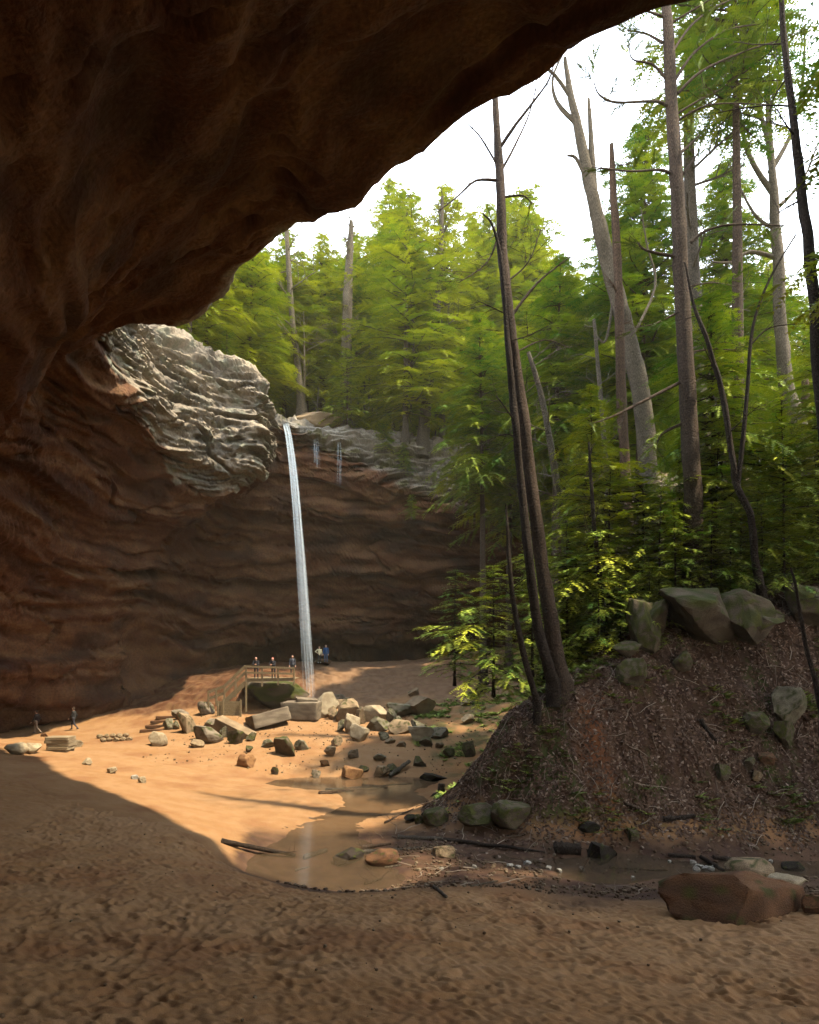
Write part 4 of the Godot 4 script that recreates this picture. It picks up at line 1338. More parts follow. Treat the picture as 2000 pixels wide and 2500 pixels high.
	# the mound
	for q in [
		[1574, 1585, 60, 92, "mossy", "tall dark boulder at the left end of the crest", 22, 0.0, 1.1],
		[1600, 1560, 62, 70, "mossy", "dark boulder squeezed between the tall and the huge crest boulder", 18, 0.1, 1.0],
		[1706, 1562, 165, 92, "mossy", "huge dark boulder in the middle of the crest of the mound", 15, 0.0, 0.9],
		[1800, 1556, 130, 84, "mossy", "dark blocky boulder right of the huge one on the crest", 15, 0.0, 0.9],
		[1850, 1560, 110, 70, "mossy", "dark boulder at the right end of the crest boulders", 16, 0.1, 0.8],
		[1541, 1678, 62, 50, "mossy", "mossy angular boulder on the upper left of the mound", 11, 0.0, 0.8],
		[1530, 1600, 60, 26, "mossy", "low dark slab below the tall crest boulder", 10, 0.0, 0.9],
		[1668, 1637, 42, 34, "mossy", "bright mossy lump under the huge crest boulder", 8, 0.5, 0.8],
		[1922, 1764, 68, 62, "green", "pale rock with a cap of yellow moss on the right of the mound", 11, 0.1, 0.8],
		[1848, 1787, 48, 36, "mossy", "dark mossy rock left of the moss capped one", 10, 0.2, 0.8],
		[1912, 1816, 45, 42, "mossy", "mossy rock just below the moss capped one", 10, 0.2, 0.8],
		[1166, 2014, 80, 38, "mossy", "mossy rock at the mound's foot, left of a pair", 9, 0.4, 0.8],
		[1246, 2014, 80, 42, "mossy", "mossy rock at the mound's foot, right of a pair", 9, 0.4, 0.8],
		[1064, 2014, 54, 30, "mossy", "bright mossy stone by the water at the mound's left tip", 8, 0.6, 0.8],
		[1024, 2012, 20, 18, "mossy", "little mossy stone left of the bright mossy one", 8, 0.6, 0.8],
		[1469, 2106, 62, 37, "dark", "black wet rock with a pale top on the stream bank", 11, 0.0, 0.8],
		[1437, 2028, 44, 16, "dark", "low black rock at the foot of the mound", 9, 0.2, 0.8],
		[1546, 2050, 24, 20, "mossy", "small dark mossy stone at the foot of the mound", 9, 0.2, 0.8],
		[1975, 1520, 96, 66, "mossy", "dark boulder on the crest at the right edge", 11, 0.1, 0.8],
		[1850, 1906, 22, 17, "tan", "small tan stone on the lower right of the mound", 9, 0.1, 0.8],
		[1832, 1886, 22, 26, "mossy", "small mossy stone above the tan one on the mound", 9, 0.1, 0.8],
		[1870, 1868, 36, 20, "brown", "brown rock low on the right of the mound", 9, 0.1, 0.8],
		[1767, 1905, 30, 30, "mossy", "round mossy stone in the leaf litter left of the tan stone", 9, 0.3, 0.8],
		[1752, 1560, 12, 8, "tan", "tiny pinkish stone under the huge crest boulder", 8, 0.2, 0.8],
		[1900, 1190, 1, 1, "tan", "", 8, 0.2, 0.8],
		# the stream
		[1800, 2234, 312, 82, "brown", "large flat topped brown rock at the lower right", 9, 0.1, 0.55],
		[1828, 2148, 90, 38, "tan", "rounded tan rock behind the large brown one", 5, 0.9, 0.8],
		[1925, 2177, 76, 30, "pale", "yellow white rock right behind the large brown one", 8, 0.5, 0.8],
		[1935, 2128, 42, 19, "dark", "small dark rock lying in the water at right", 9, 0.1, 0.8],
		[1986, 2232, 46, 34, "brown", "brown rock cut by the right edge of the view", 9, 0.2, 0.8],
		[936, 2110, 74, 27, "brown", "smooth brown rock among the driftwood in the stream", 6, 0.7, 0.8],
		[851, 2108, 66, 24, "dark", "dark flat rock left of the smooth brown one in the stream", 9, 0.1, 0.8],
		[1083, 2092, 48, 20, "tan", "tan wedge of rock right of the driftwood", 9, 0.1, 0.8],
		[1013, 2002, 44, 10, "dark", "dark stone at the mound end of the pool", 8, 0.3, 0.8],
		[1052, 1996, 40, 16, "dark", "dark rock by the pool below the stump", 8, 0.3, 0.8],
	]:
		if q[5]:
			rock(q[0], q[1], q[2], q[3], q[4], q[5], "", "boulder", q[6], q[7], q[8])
	var r := RandomNumberGenerator.new()
	r.seed = 9
	for q in [[1245, 2117], [1288, 2112], [1265, 2120], [1692, 2112], [1700, 2118], [1712, 2122], [1722, 2126], [1735, 2128], [1742, 2120], [1700, 2128], [1546, 2152], [1078, 2126], [1365, 2132], [1340, 2125], [1637, 2110], [1880, 2108], [1795, 2150], [1803, 2158], [1158, 2122], [1420, 2126], [1650, 2165]]:
		rock(q[0], q[1], r.randf_range(9, 17), r.randf_range(6, 10), "white", "small white quartz stone lying on the dark stream bed", "white stones of the stream bed", "white_stone", 7, 0.2)
	# slab on the rim beside the fall
	var o := one("boulder", rock_mesh(993, Vector3(5.4, 1.5, 3.4), "tan", 14, 0.1), mats.stone)
	o.position = plateau_at(14.05, 0.9) - Vector3.UP * 0.15
	o.rotation = Vector3(0.03, 0.2, -0.02)
	tag(o, "pale flat slab on the rim right of the waterfall's lip", "rock")
	# hewn sandstone blocks below the fall
	var blocks := [
		[on_ground(655, 1768), Vector3(2.9, 1.0, 2.2), Vector3(-0.18, 0.5, 0.22), "grey", "tilted hewn sandstone block left of the fall"],
		[on_ground(738, 1752), Vector3(2.9, 1.35, 1.9), Vector3(0.03, -0.12, 0.0), "grey", "large square hewn sandstone block at the foot of the fall"],
		[on_ground(573, 1796), Vector3(3.0, 0.85, 0.85), Vector3(0.2, -0.3, -0.42), "tan", "fallen stone beam lying across the pile below the stairs"],
		[on_ground(738, 1752) + Vector3(0.3, 1.25, -0.2), Vector3(1.7, 0.22, 1.2), Vector3(0.1, 0.3, -0.08), "grey", "thin slab lying on the large hewn block"],
	]
	for b in blocks:
		o = one("hewn_block", block_mesh(int(b[0].x * 31.0) + 77, b[1], b[3]), mats.stone)
		o.position = b[0] + Vector3.UP * b[1].y * 0.42
		o.rotation = b[2]
		tag(o, b[4], "stone block")
	o = one("rock_ledge", rock_mesh(741, Vector3(5.8, 2.4, 3.4), "mossy", 20, 0.55), mats.stone)
	o.position = at(672, 1722, 50.9)
	tag(o, "dark mossy rock ledge under the wooden platform", "rock")
	# stone bench: slabs stacked dry
	var bp := on_ground(148, 1834)
	var bench := base("stone_bench", bp)
	for k in 5:
		var sl := one("slab", block_mesh(300 + k, Vector3(1.5 - 0.08 * absf(k - 3.0), 0.17, 0.9), "pale"), mats.stone, bench)
		sl.position = Vector3(r.randf_range(-0.06, 0.06), 0.02 + 0.19 * k, r.randf_range(-0.05, 0.05))
		sl.rotation.y = r.randf_range(-0.1, 0.1)
	tag(bench, "bench of stacked flat stones on the sand by the cave wall", "bench")
	# red stone steps left of the pile
	for k in 4:
		var st := one("stone_step", block_mesh(400 + k, Vector3(1.7, 0.2, 0.5), "brown"), mats.stone)
		st.position = on_ground(372 + 12 * k, 1786 - 11 * k) + Vector3.UP * 0.05
		st.rotation.y = 0.25
		tag(st, ["lowest", "second", "third", "uppermost"][k] + " of the red stone steps left of the boulder pile", "step", "stone steps by the wall")

# ------------------------------------------------------------------ the waterfall
func build_waterfall() -> void:
	var r := RandomNumberGenerator.new()
	r.seed = 40
	var m := surface("falling_water", Color(0.74, 0.89, 1.0), 0.35)
	m.transparency = BaseMaterial3D.TRANSPARENCY_ALPHA
	m.albedo_color.a = 0.08
	m.metallic_specular = 0.5
	var thin := surface("spray_water", Color(0.80, 0.90, 0.98), 0.4)
	thin.transparency = BaseMaterial3D.TRANSPARENCY_ALPHA
	thin.albedo_color.a = 0.035
	var falls := [
		[at(694, 1028, 57.2), at(757, 1716, 53.6), 0.5, 0.85, 42, "silky white waterfall pouring from the rim into the gorge"],
		[at(770, 1048, 58.3), at(772, 1140, 57.9), 0.5, 0.6, 5, "short thin trickle just right of the main fall"],
		[at(828, 1062, 58.9), at(830, 1190, 58.3), 0.2, 0.4, 4, "thin trickle farthest right below the mossy lip"],
	]
	for f in falls:
		var o := base("waterfall", f[0])
		var fall: Vector3 = f[1] - f[0]
		for layer in 2:
			var s := Shape.new()
			var n: int = f[4] if layer == 0 else int(f[4] * 0.7)
			for k in n:
				var a := r.randf_range(-0.5, 0.5)
				var b := clampf(a + r.randf_range(-0.28, 0.28), -0.55, 0.55)
				var t0 := 0.0 if layer == 0 and r.randf() < 0.75 else r.randf_range(0.0, 0.6)
				var t1 := 1.0 if r.randf() < 0.35 else t0 + 0.2 + (0.8 - t0) * pow(r.randf(), 1.6)
				t1 = clampf(t1, t0 + 0.2, 1.0)
				var dz := r.randf_range(-0.35, 0.35)
				var pts := PackedVector3Array()
				var rad := PackedFloat32Array()
				var big := r.randf_range(0.012, 0.04) * (1.0 if layer == 0 else 3.4)
				for j in 18:
					var t := lerpf(t0, t1, j / 17.0)
					var side: float = lerpf(a * f[2], b * f[3], pow(t, 0.7))
					pts.push_back(Vector3(fall.x * pow(t, 0.62) + side, fall.y * t, fall.z * pow(t, 0.6) + dz * t + 0.05 * noise_a.get_noise_2d(t * 9.0, k)))
					var ends := sin(clampf((j + 0.5) / 18.0, 0.0, 1.0) * PI)
					rad.push_back(big * (0.35 + 0.75 * sqrt(ends)) * (0.7 + 0.5 * absf(noise_a.get_noise_2d(t * 14.0, k * 3.1))) * (1.1 - 0.35 * t))
				tube(s, pts, rad, 5, Color.WHITE)
			var part := one("stream_strands" if layer == 0 else "spray", s.done(), m if layer == 0 else thin, o)
			part.set_meta("kind", "stuff")
		tag(o, f[5], "waterfall")

# ------------------------------------------------------------------ wooden staircase
func beam(o: Node3D, called: String, a: Vector3, b: Vector3, w: float, h: float, m: Material) -> void:
	var s := Shape.new()
	var dir := b - a
	var z := dir.normalized()
	var x := Vector3.UP.cross(z)
	if x.length() < 0.05:
		x = Vector3.RIGHT
	x = x.normalized()
	var y := z.cross(x).normalized()
	slab(s, Transform3D(Basis(x, y, z), (a + b) * 0.5 - o.position), Vector3(w, h, dir.length()), Color.WHITE)
	one(called, s.done(), m, o)

func build_staircase() -> void:
	var grain := noise_tex(0.04, 4, 61, Color(0.6, 0.6, 0.6), Color(1.1, 1.1, 1.1), 256)
	var m := surface("weathered_wood", Color(0.22, 0.165, 0.09), 0.9, grain, 1.2)
	var d := 47.6
	var e := 49.0
	var o := base("wooden_staircase", at(601, 1734, d))
	# posts of the platform
	for q in [[601, 1625, 1738, d], [640, 1626, 1676, d], [679, 1628, 1672, d], [718, 1630, 1672, d]]:
		beam(o, "post", at(q[0], q[2], q[3]), at(q[0], q[1], q[3]), 0.12, 0.12, m)
	for k in 3:
		var x0 := 601.0 + 39.0 * k
		beam(o, "handrail", at(x0, 1627 + 1.4 * k, d - 0.08), at(x0 + 39.0, 1628.4 + 1.4 * k, d - 0.08), 0.06, 0.15, m)
		beam(o, "middle_rail", at(x0, 1642 + k, d - 0.08), at(x0 + 39.0, 1643 + k, d - 0.08), 0.05, 0.15, m)
	beam(o, "deck_beam", at(601, 1661, d + 0.05), at(719, 1658, d + 0.05), 0.08, 0.24, m)
	for k in 13:
		var px := 604.0 + 9.2 * k
		beam(o, "deck_board", at(px, 1657, d), at(px, 1657, d) + Vector3(0, 0, -2.2), 0.25, 0.05, m)
	# flight of stairs
	for side in 2:
		var dd: float = d if side == 0 else e
		var sh := 0.0 if side == 0 else -3.0
		beam(o, "stringer", at(600, 1667, dd), at(546, 1716, dd), 0.07, 0.36, m)
		beam(o, "handrail", at(599, 1628 + sh, dd), at(548, 1677 + sh, dd), 0.06, 0.14, m)
		beam(o, "middle_rail", at(599, 1643 + sh, dd), at(548, 1692 + sh, dd), 0.05, 0.14, m)
		beam(o, "post", at(575, 1702, dd), at(575, 1650 + sh, dd), 0.11, 0.11, m)
		beam(o, "post", at(548, 1722, dd), at(548, 1676 + sh, dd), 0.11, 0.11, m)
		# the lower run
		beam(o, "post", at(528, 1724, dd), at(528, 1684 + sh, dd), 0.11, 0.11, m)
		beam(o, "post", at(509, 1736, dd), at(509, 1690 + sh, dd), 0.11, 0.11, m)
		beam(o, "handrail", at(549, 1677 + sh, dd), at(507, 1692 + sh, dd), 0.06, 0.14, m)
		beam(o, "middle_rail", at(549, 1693 + sh, dd), at(507, 1708 + sh, dd), 0.05, 0.14, m)
	for k in 11:
		var t := (k + 0.5) / 11.0
		var p := at(lerpf(600, 547, t), lerpf(1662, 1712, t), d)
		beam(o, "tread", p, p + Vector3(0, 0, -(e - d)), 0.24, 0.05, m)
	tag(o, "weathered wooden staircase and railed platform against the cave wall", "staircase")
	# board panel below the stairs
	var b := base("board_panel", at(560, 1750, 46.9))
	for k in 3:
		var q: Array = [[532, 1757, 1711], [545, 1758, 1706], [588, 1752, 1708]][k]
		beam(b, "post", at(q[0], q[1], 46.8), at(q[0], q[2], 46.8), 0.11, 0.11, m)
	for k in 4:
		var y := 1716.0 + 8.8 * k
		beam(b, "board", at(534, y, 46.95), at(587, y, 46.95), 0.05, 0.265, m)
	tag(b, "wooden board panel on posts in front of the stairs' foot", "panel")

# ------------------------------------------------------------------ people: bones with radii, joined by a smooth minimum and meshed as surface nets
func body_mesh(bones: Array, cell := 0.03) -> Shape:
	var lo := Vector3.ONE * 9.0
	var hi := -lo
	for b in bones:
		var rr := Vector3.ONE * (maxf(b[2], b[3]) + 0.05)
		lo = lo.min(b[0] - rr).min(b[1] - rr)
		hi = hi.max(b[0] + rr).max(b[1] + rr)
	var n := Vector3i(((hi - lo) / cell).ceil()) + Vector3i.ONE
	var f := PackedFloat32Array()
	f.resize(n.x * n.y * n.z)
	var own := PackedByteArray()
	own.resize(f.size())
	f.fill(1.0)
	for bi in bones.size():
		var b: Array = bones[bi]
		var pa: Vector3 = b[0]
		var ba: Vector3 = b[1] - b[0]
		var l2 := maxf(ba.length_squared(), 1e-6)
		var ra: float = b[2]
		var rb: float = b[3]
		var pad := Vector3.ONE * (maxf(ra, rb) + 0.09)
		var c0 := Vector3i(((b[0].min(b[1]) - pad - lo) / cell).floor()).clamp(Vector3i.ZERO, n - Vector3i.ONE)
		var c1 := Vector3i(((b[0].max(b[1]) + pad - lo) / cell).ceil()).clamp(Vector3i.ZERO, n - Vector3i.ONE)
		for z in range(c0.z, c1.z + 1):
			for y in range(c0.y, c1.y + 1):
				for x in range(c0.x, c1.x + 1):
					var p := lo + Vector3(x, y, z) * cell - pa
					var h := clampf(p.dot(ba) / l2, 0.0, 1.0)
					var dist := (p - ba * h).length() - lerpf(ra, rb, h)
					var k := (z * n.y + y) * n.x + x
					var o := f[k]
					if dist < o:
						own[k] = bi
					var w := maxf(0.035 - absf(dist - o), 0.0) / 0.035
					f[k] = minf(dist, o) - w * w * 0.035 * 0.25
	var s := Shape.new()
	var at_cell := {}
	for z in n.z - 1:
		for y in n.y - 1:
			for x in n.x - 1:
				var k0 := (z * n.y + y) * n.x + x
				var sum := Vector3.ZERO
				var cnt := 0
				var inside := 0
				for c in 8:
					if f[k0 + (c & 1) + ((c >> 1) & 1) * n.x + (c >> 2) * n.x * n.y] < 0.0:
						inside += 1
				if inside == 0 or inside == 8:
					continue
				for c in [[0, 1], [2, 3], [4, 5], [6, 7], [0, 2], [1, 3], [4, 6], [5, 7], [0, 4], [1, 5], [2, 6], [3, 7]]:
					var a: int = c[0]
					var b: int = c[1]
					var fa := f[k0 + (a & 1) + ((a >> 1) & 1) * n.x + (a >> 2) * n.x * n.y]
					var fb := f[k0 + (b & 1) + ((b >> 1) & 1) * n.x + (b >> 2) * n.x * n.y]
					if (fa < 0.0) != (fb < 0.0):
						var t := fa / (fa - fb)
						sum += Vector3(a & 1, (a >> 1) & 1, a >> 2).lerp(Vector3(b & 1, (b >> 1) & 1, b >> 2), t)
						cnt += 1
				at_cell[k0] = s.v.size()
				s.v.push_back(lo + (Vector3(x, y, z) + sum / cnt) * cell)
				var gx_ := f[k0 + 1] - f[k0] + f[k0 + 1 + n.x] - f[k0 + n.x]
				var gy_ := f[k0 + n.x] - f[k0] + f[k0 + n.x + 1] - f[k0 + 1]
				var gz_ := f[k0 + n.x * n.y] - f[k0] + f[k0 + n.x * n.y + 1] - f[k0 + 1]
				s.n.push_back(Vector3(gx_, gy_, gz_).normalized())
				s.c.push_back(bones[own[k0]][4])
	var step := [1, n.x, n.x * n.y]
	for k0 in at_cell:
		for ax in 3:
			var a: int = step[(ax + 1) % 3]
			var b: int = step[(ax + 2) % 3]
			var far: int = k0 + step[ax]
			if far >= f.size() or (f[k0] < 0.0) == (f[far] < 0.0):
				continue
			if not (at_cell.has(k0 - a) and at_cell.has(k0 - b) and at_cell.has(k0 - a - b)):
				continue
			var q := [at_cell[k0], at_cell[k0 - a], at_cell[k0 - a - b], at_cell[k0 - b]]
			if f[k0] < 0.0:
				s.i.append_array(PackedInt32Array([q[0], q[2], q[1], q[0], q[3], q[2]]))
			else:
				s.i.append_array(PackedInt32Array([q[0], q[1], q[2], q[0], q[2], q[3]]))
	return s

func person(where: Vector3, turn: float, tall: float, top: Color, legs: Color, pose: String, label: String, hat := Color(0, 0, 0, 0)) -> void:
	var skin := Color(0.42, 0.24, 0.17)
	var hair := Color(0.04, 0.028, 0.02)
	var shoe := Color(0.04, 0.04, 0.045) if pose != "hip" else Color(0.6, 0.6, 0.6)
	var f := tall / 1.75
	var hl := Vector3(-0.10, 0.93, 0)
	var hr := Vector3(0.10, 0.93, 0)
	var kl := Vector3(-0.11, 0.50, 0.03)
	var kr := Vector3(0.11, 0.50, 0.03)
	var al := Vector3(-0.12, 0.09, -0.02)
	var ar := Vector3(0.12, 0.09, -0.02)
	var chest := Vector3(0, 1.30, 0.0)
	var neck := Vector3(0, 1.47, 0.0)
	var sl := Vector3(-0.19, 1.40, 0)
	var sr := Vector3(0.19, 1.40, 0)
	var el := Vector3(-0.25, 1.12, -0.02)
	var er := Vector3(0.25, 1.12, -0.02)
	var wl := Vector3(-0.26, 0.86, 0.06)
	var wr := Vector3(0.26, 0.86, 0.06)
	if pose == "hip":
		el = Vector3(-0.42, 1.20, -0.03); wl = Vector3(-0.20, 1.04, 0.06)
	elif pose == "lean":
		chest = Vector3(0, 1.27, 0.10); neck = Vector3(0, 1.42, 0.16)
		sl = Vector3(-0.19, 1.36, 0.13); sr = Vector3(0.19, 1.36, 0.13)
		el = Vector3(-0.24, 1.12, 0.30); er = Vector3(0.24, 1.12, 0.30)
		wl = Vector3(-0.05, 1.13, 0.45); wr = Vector3(0.07, 1.13, 0.45)
	elif pose == "walk":
		kl = Vector3(-0.10, 0.52, 0.20); al = Vector3(-0.10, 0.12, 0.20)
		kr = Vector3(0.10, 0.50, -0.06); ar = Vector3(0.10, 0.15, -0.36)
		el = Vector3(-0.25, 1.13, -0.12); wl = Vector3(-0.24, 0.90, 0.0)
		er = Vector3(0.25, 1.13, 0.08); wr = Vector3(0.24, 0.93, 0.24)
	var head := neck + Vector3(0, 0.16, 0.03)
	var pelvis := Vector3(0, 0.95, 0)
	var bones := [
		[pelvis, chest, 0.15, 0.155, top], [chest, neck - Vector3(0, 0.06, 0), 0.15, 0.09, top], [sl, sr, 0.075, 0.075, top],
		[hl, hr, 0.115, 0.115, legs], [hl, kl, 0.088, 0.06, legs], [hr, kr, 0.088, 0.06, legs], [kl, al, 0.06, 0.045, legs], [kr, ar, 0.06, 0.045, legs],
		[al, al + Vector3(0, -0.045, 0.15), 0.045, 0.035, shoe], [ar, ar + Vector3(0, -0.045, 0.15), 0.045, 0.035, shoe],
		[sl, el, 0.06, 0.05, top], [sr, er, 0.06, 0.05, top], [el, wl, 0.048, 0.034, top], [er, wr, 0.048, 0.034, top],
		[neck - Vector3(0, 0.06, 0), head, 0.052, 0.05, skin], [head + Vector3(0, 0.02, 0.01), head + Vector3(0, -0.04, 0.025), 0.085, 0.062, skin],
		[head + Vector3(0, 0.045, -0.03), head + Vector3(0, 0.0, -0.035), 0.088, 0.08, hair if hat.a == 0.0 else hat],
		[head + Vector3(0, -0.01, 0.09), head + Vector3(0, -0.03, 0.10), 0.016, 0.019, skin], [head + Vector3(-0.085, -0.01, 0), head + Vector3(-0.085, -0.03, 0), 0.018, 0.014, skin], [head + Vector3(0.085, -0.01, 0), head + Vector3(0.085, -0.03, 0), 0.018, 0.014, skin],
		[wl, wl + (wl - el).normalized() * 0.07, 0.032, 0.034, skin], [wr, wr + (wr - er).normalized() * 0.07, 0.032, 0.034, skin],
	]
	var s := body_mesh(bones, 0.027)
	# fingers and eyes
	for h in 2:
		var w: Vector3 = wl if h == 0 else wr
		var e: Vector3 = el if h == 0 else er
		var dir := (w - e).normalized()
		var across := dir.cross(Vector3(0, 0, 1) if absf(dir.z) < 0.8 else Vector3.UP).normalized()
		for k in 5:
			var root := w + dir * (0.095 if k < 4 else 0.05) + across * (0.018 * (k - 1.5) if k < 4 else 0.032)
			var way := (dir + across * (0.0 if k < 4 else 0.9)).normalized()
			var ln: float = [0.06, 0.07, 0.068, 0.052, 0.05][k]
			tube(s, PackedVector3Array([root - way * 0.02, root + way * ln * 0.55, root + way * ln + Vector3(0, 0, 0.02)]), PackedFloat32Array([0.010, 0.009, 0.006]), 5, skin)
	for sx in [-0.032, 0.032]:
		tube(s, PackedVector3Array([head + Vector3(sx, 0.012, 0.075), head + Vector3(sx, 0.012, 0.094)]), PackedFloat32Array([0.012, 0.009]), 6, Color(0.02, 0.015, 0.012))
	var o := one("person", s.done(), mats.cloth)
	o.position = where
	o.rotation.y = turn
	o.scale = Vector3.ONE * f
	tag(o, label, "person")

func build_people() -> void:
	surface("cloth", Color.WHITE, 0.9, null, 1.0, null, 1.0, true)
	var p := on_ground(777, 1619)
	var q := at(780, 1621, 62.0)
	person(at(780, 1619, 61.5), 0.15, 1.68, Color(0.62, 0.56, 0.34), Color(0.02, 0.02, 0.024), "hip", "person in a cream jacket, hand on hip, behind the waterfall")
	person(at(796, 1618, 61.9), -0.1, 1.8, Color(0.03, 0.075, 0.18), Color(0.05, 0.08, 0.14), "stand", "person in a blue jacket standing beside the one in cream")
	person(at(626, 1657, 48.05), 0.1, 1.74, Color(0.014, 0.014, 0.017), Color(0.02, 0.02, 0.024), "lean", "person in black leaning on the platform rail near the stairs")
	person(at(668, 1657, 48.05), -0.2, 1.7, Color(0.016, 0.016, 0.02), Color(0.02, 0.02, 0.024), "lean", "person in black with a red cap leaning on the platform rail", Color(0.40, 0.06, 0.05, 1.0))
	var g := on_ground(714, 1640)
	person(at(714, 1648, 54.0), 0.3, 1.72, Color(0.04, 0.045, 0.055), Color(0.03, 0.03, 0.035), "stand", "person in dark grey standing in the recess left of the fall")
	p = Vector3(-27.6, bed(-27.6, 45.5), -45.5)
	person(p, -1.5, 1.76, Color(0.02, 0.018, 0.018), Color(0.16, 0.12, 0.09), "walk", "person in dark top and tan trousers walking along the wall")
	p = Vector3(-25.4, bed(-25.4, 46.5), -46.5)
	person(p, -1.5, 1.72, Color(0.02, 0.02, 0.022), Color(0.035, 0.035, 0.04), "walk", "person in dark clothes walking behind along the wall")

# ------------------------------------------------------------------ driftwood, logs, sticks
func log_of(a: Vector3, b: Vector3, r0: float, r1: float, bark: String, label: String, seed_: int, twigs := 0, called := "log", group := "") -> Node3D:
	var r := RandomNumberGenerator.new()
	r.seed = seed_
	var o := base(called, a)
	var s := Shape.new()
	var pts := PackedVector3Array()
	var rad := PackedFloat32Array()
	for k in 12:
		var t := k / 11.0
		var p := (b - a) * t
		p += Vector3(0, 0.04, 0.06) * (b - a).length() * 0.4 * noise_a.get_noise_2d(t * 2.3, seed_ * 1.7)
		pts.push_back(p)
		rad.push_back(lerpf(r0, r1, t) * (1.0 + 0.2 * noise_a.get_noise_2d(t * 8.0, seed_)))
	tube(s, pts, rad, 10, Color.WHITE, 0.18)
	one("stem", s.done(), mats[bark], o)
	for k in twigs:
		var t := r.randf_range(0.15, 0.95)
		var g := Shape.new()
		var ang := r.randf() * TAU
		grow(g, pts[int(t * 11.0)], Vector3(cos(ang), r.randf_range(0.1, 0.6), sin(ang)).normalized(), r.randf_range(0.3, 0.9), r1 * 0.3, 1, r, 4)
		one("branch", g.done(), mats[bark], o)
	tag(o, label, "log", group)
	return o

func on_bed(px: float, py: float, up := 0.0) -> Vector3:
	return on_ground(px, py) + Vector3.UP * up

func build_wood() -> void:
	for q in [
		[540, 2057, 722, 2092, 0.10, 0.06, "bark_dark", "dark log lying along the left shore of the near pool", 1],
		[742, 2098, 797, 2080, 0.10, 0.09, "bark_grey", "short grey log in the dark water", 0],
		[883, 2086, 1040, 2073, 0.11, 0.06, "bark_grey", "long grey driftwood log among the stream rocks", 2],
		[885, 2074, 955, 2063, 0.09, 0.06, "bark", "shorter log lying behind the long grey driftwood", 2],
		[970, 2048, 1082, 2052, 0.10, 0.085, "bark_grey", "left half of the broken log before the mound", 0],
		[1084, 2052, 1332, 2083, 0.09, 0.05, "bark_dark", "long dark right half of the broken log before the mound", 1],
		[721, 2127, 757, 2118, 0.045, 0.03, "bark_pale", "short pale stick floating in the dark water", 0],
		[952, 1897, 1000, 1858, 0.14, 0.11, "bark_pale", "pale log leaning up from the far pool onto the bank", 0],
		[796, 1930, 1008, 1914, 0.07, 0.03, "bark_pale", "long thin pale pole lying along the far pool", 3],
		[885, 1919, 945, 1926, 0.09, 0.08, "bark", "short brown log touching the long pale pole", 0],
		[780, 1939, 862, 1932, 0.09, 0.08, "bark_red", "reddish log in front of the long pale pole", 0],
		[1632, 2092, 1698, 2097, 0.08, 0.06, "bark_dark", "dark log piece at the right end of the gravel", 1],
		[1742, 2098, 1880, 2109, 0.08, 0.05, "bark_dark", "dark sunken log behind the rounded tan rock", 0],
		[1487, 2121, 1630, 2127, 0.05, 0.03, "bark", "thin straight pole on the stream gravel", 1],
		[1712, 2095, 1768, 2130, 0.07, 0.06, "bark_dark", "dark log pointing at the viewer near the white stones", 0],
		[1620, 2008, 1697, 1997, 0.10, 0.08, "bark_dark", "dark mossy log piece at the foot of the mound", 2],
		[1528, 1965, 1562, 1980, 0.07, 0.05, "bark", "short stick on the lower mound", 0],
		[1473, 1736, 1538, 1740, 0.06, 0.05, "bark", "root like branch across the path on the mound", 1],
		[1710, 1760, 1746, 1815, 0.09, 0.07, "bark_dark", "mossy branch lying down the slope of the mound", 2],
		[1355, 2080, 1416, 2082, 0.22, 0.2, "bark_dark", "thick black charred log end on the stream bank", 0],
		[1060, 2168, 1090, 2192, 0.05, 0.04, "bark_grey", "grey stick end stuck in the sand bank's edge", 0],
		[1150, 2165, 1215, 2152, 0.03, 0.02, "bark_pale", "thin pale twig on the mud near the sand bank", 2],
		[1815, 2153, 1925, 2140, 0.09, 0.07, "bark_pale", "flat bleached board lying against the rounded tan rock", 0],
		[940, 2120, 980, 2114, 0.04, 0.03, "bark_pale", "greenish pale stick in the mud of the stream", 0],
		[890, 2160, 935, 2148, 0.06, 0.03, "bark", "knot of roots sticking out of the mud", 5],
		[985, 2165, 1060, 2155, 0.05, 0.03, "bark", "tangle of grey branches by the sand bank's edge", 6],
		[940, 2010, 1010, 1975, 0.05, 0.03, "bark", "mossy branch heap at the mound end of the pool", 7],
	]:
		var a := on_bed(q[0], q[1], q[4] * 0.55)
		var b := on_bed(q[2], q[3], q[5] * 0.55)
		if q[0] == 952:
			b = at(q[2], q[3], -a.z + 1.4)
		log_of(a, b, q[4], q[5], q[6], q[7], q[0] + q[1], q[8])
	# stick standing in the gravel
	log_of(on_bed(1418, 2132), on_bed(1418, 2132) + Vector3(0.3, 0.42, -0.15), 0.03, 0.015, "bark_red", "little reddish stick standing up from the gravel", 5, 1)
	# stump
	var o := base("tree_stump", on_bed(1076, 1945))
	var s := Shape.new()
	tube(s, PackedVector3Array([Vector3(0, -0.2, 0), Vector3(0, 0.1, 0), Vector3(0.03, 0.35, 0), Vector3(0.05, 0.62, 0)]), PackedFloat32Array([0.36, 0.26, 0.2, 0.17]), 12, Color.WHITE, 0.25)
	one("stem", s.done(), mats.bark_grey, o)
	for k in 6:
		var g := Shape.new()
		var a := TAU * k / 6.0 + 0.3
		tube(g, PackedVector3Array([Vector3(cos(a) * 0.12, 0.15, sin(a) * 0.12), Vector3(cos(a) * 0.34, 0.1, sin(a) * 0.34), Vector3(cos(a) * 0.55, -0.1, sin(a) * 0.55)]), PackedFloat32Array([0.08, 0.06, 0.03]), 6, Color.WHITE, 0.2)
		one("root", g.done(), mats.bark_grey, o)
	tag(o, "weathered tree stump with roots between pool and mound", "stump")

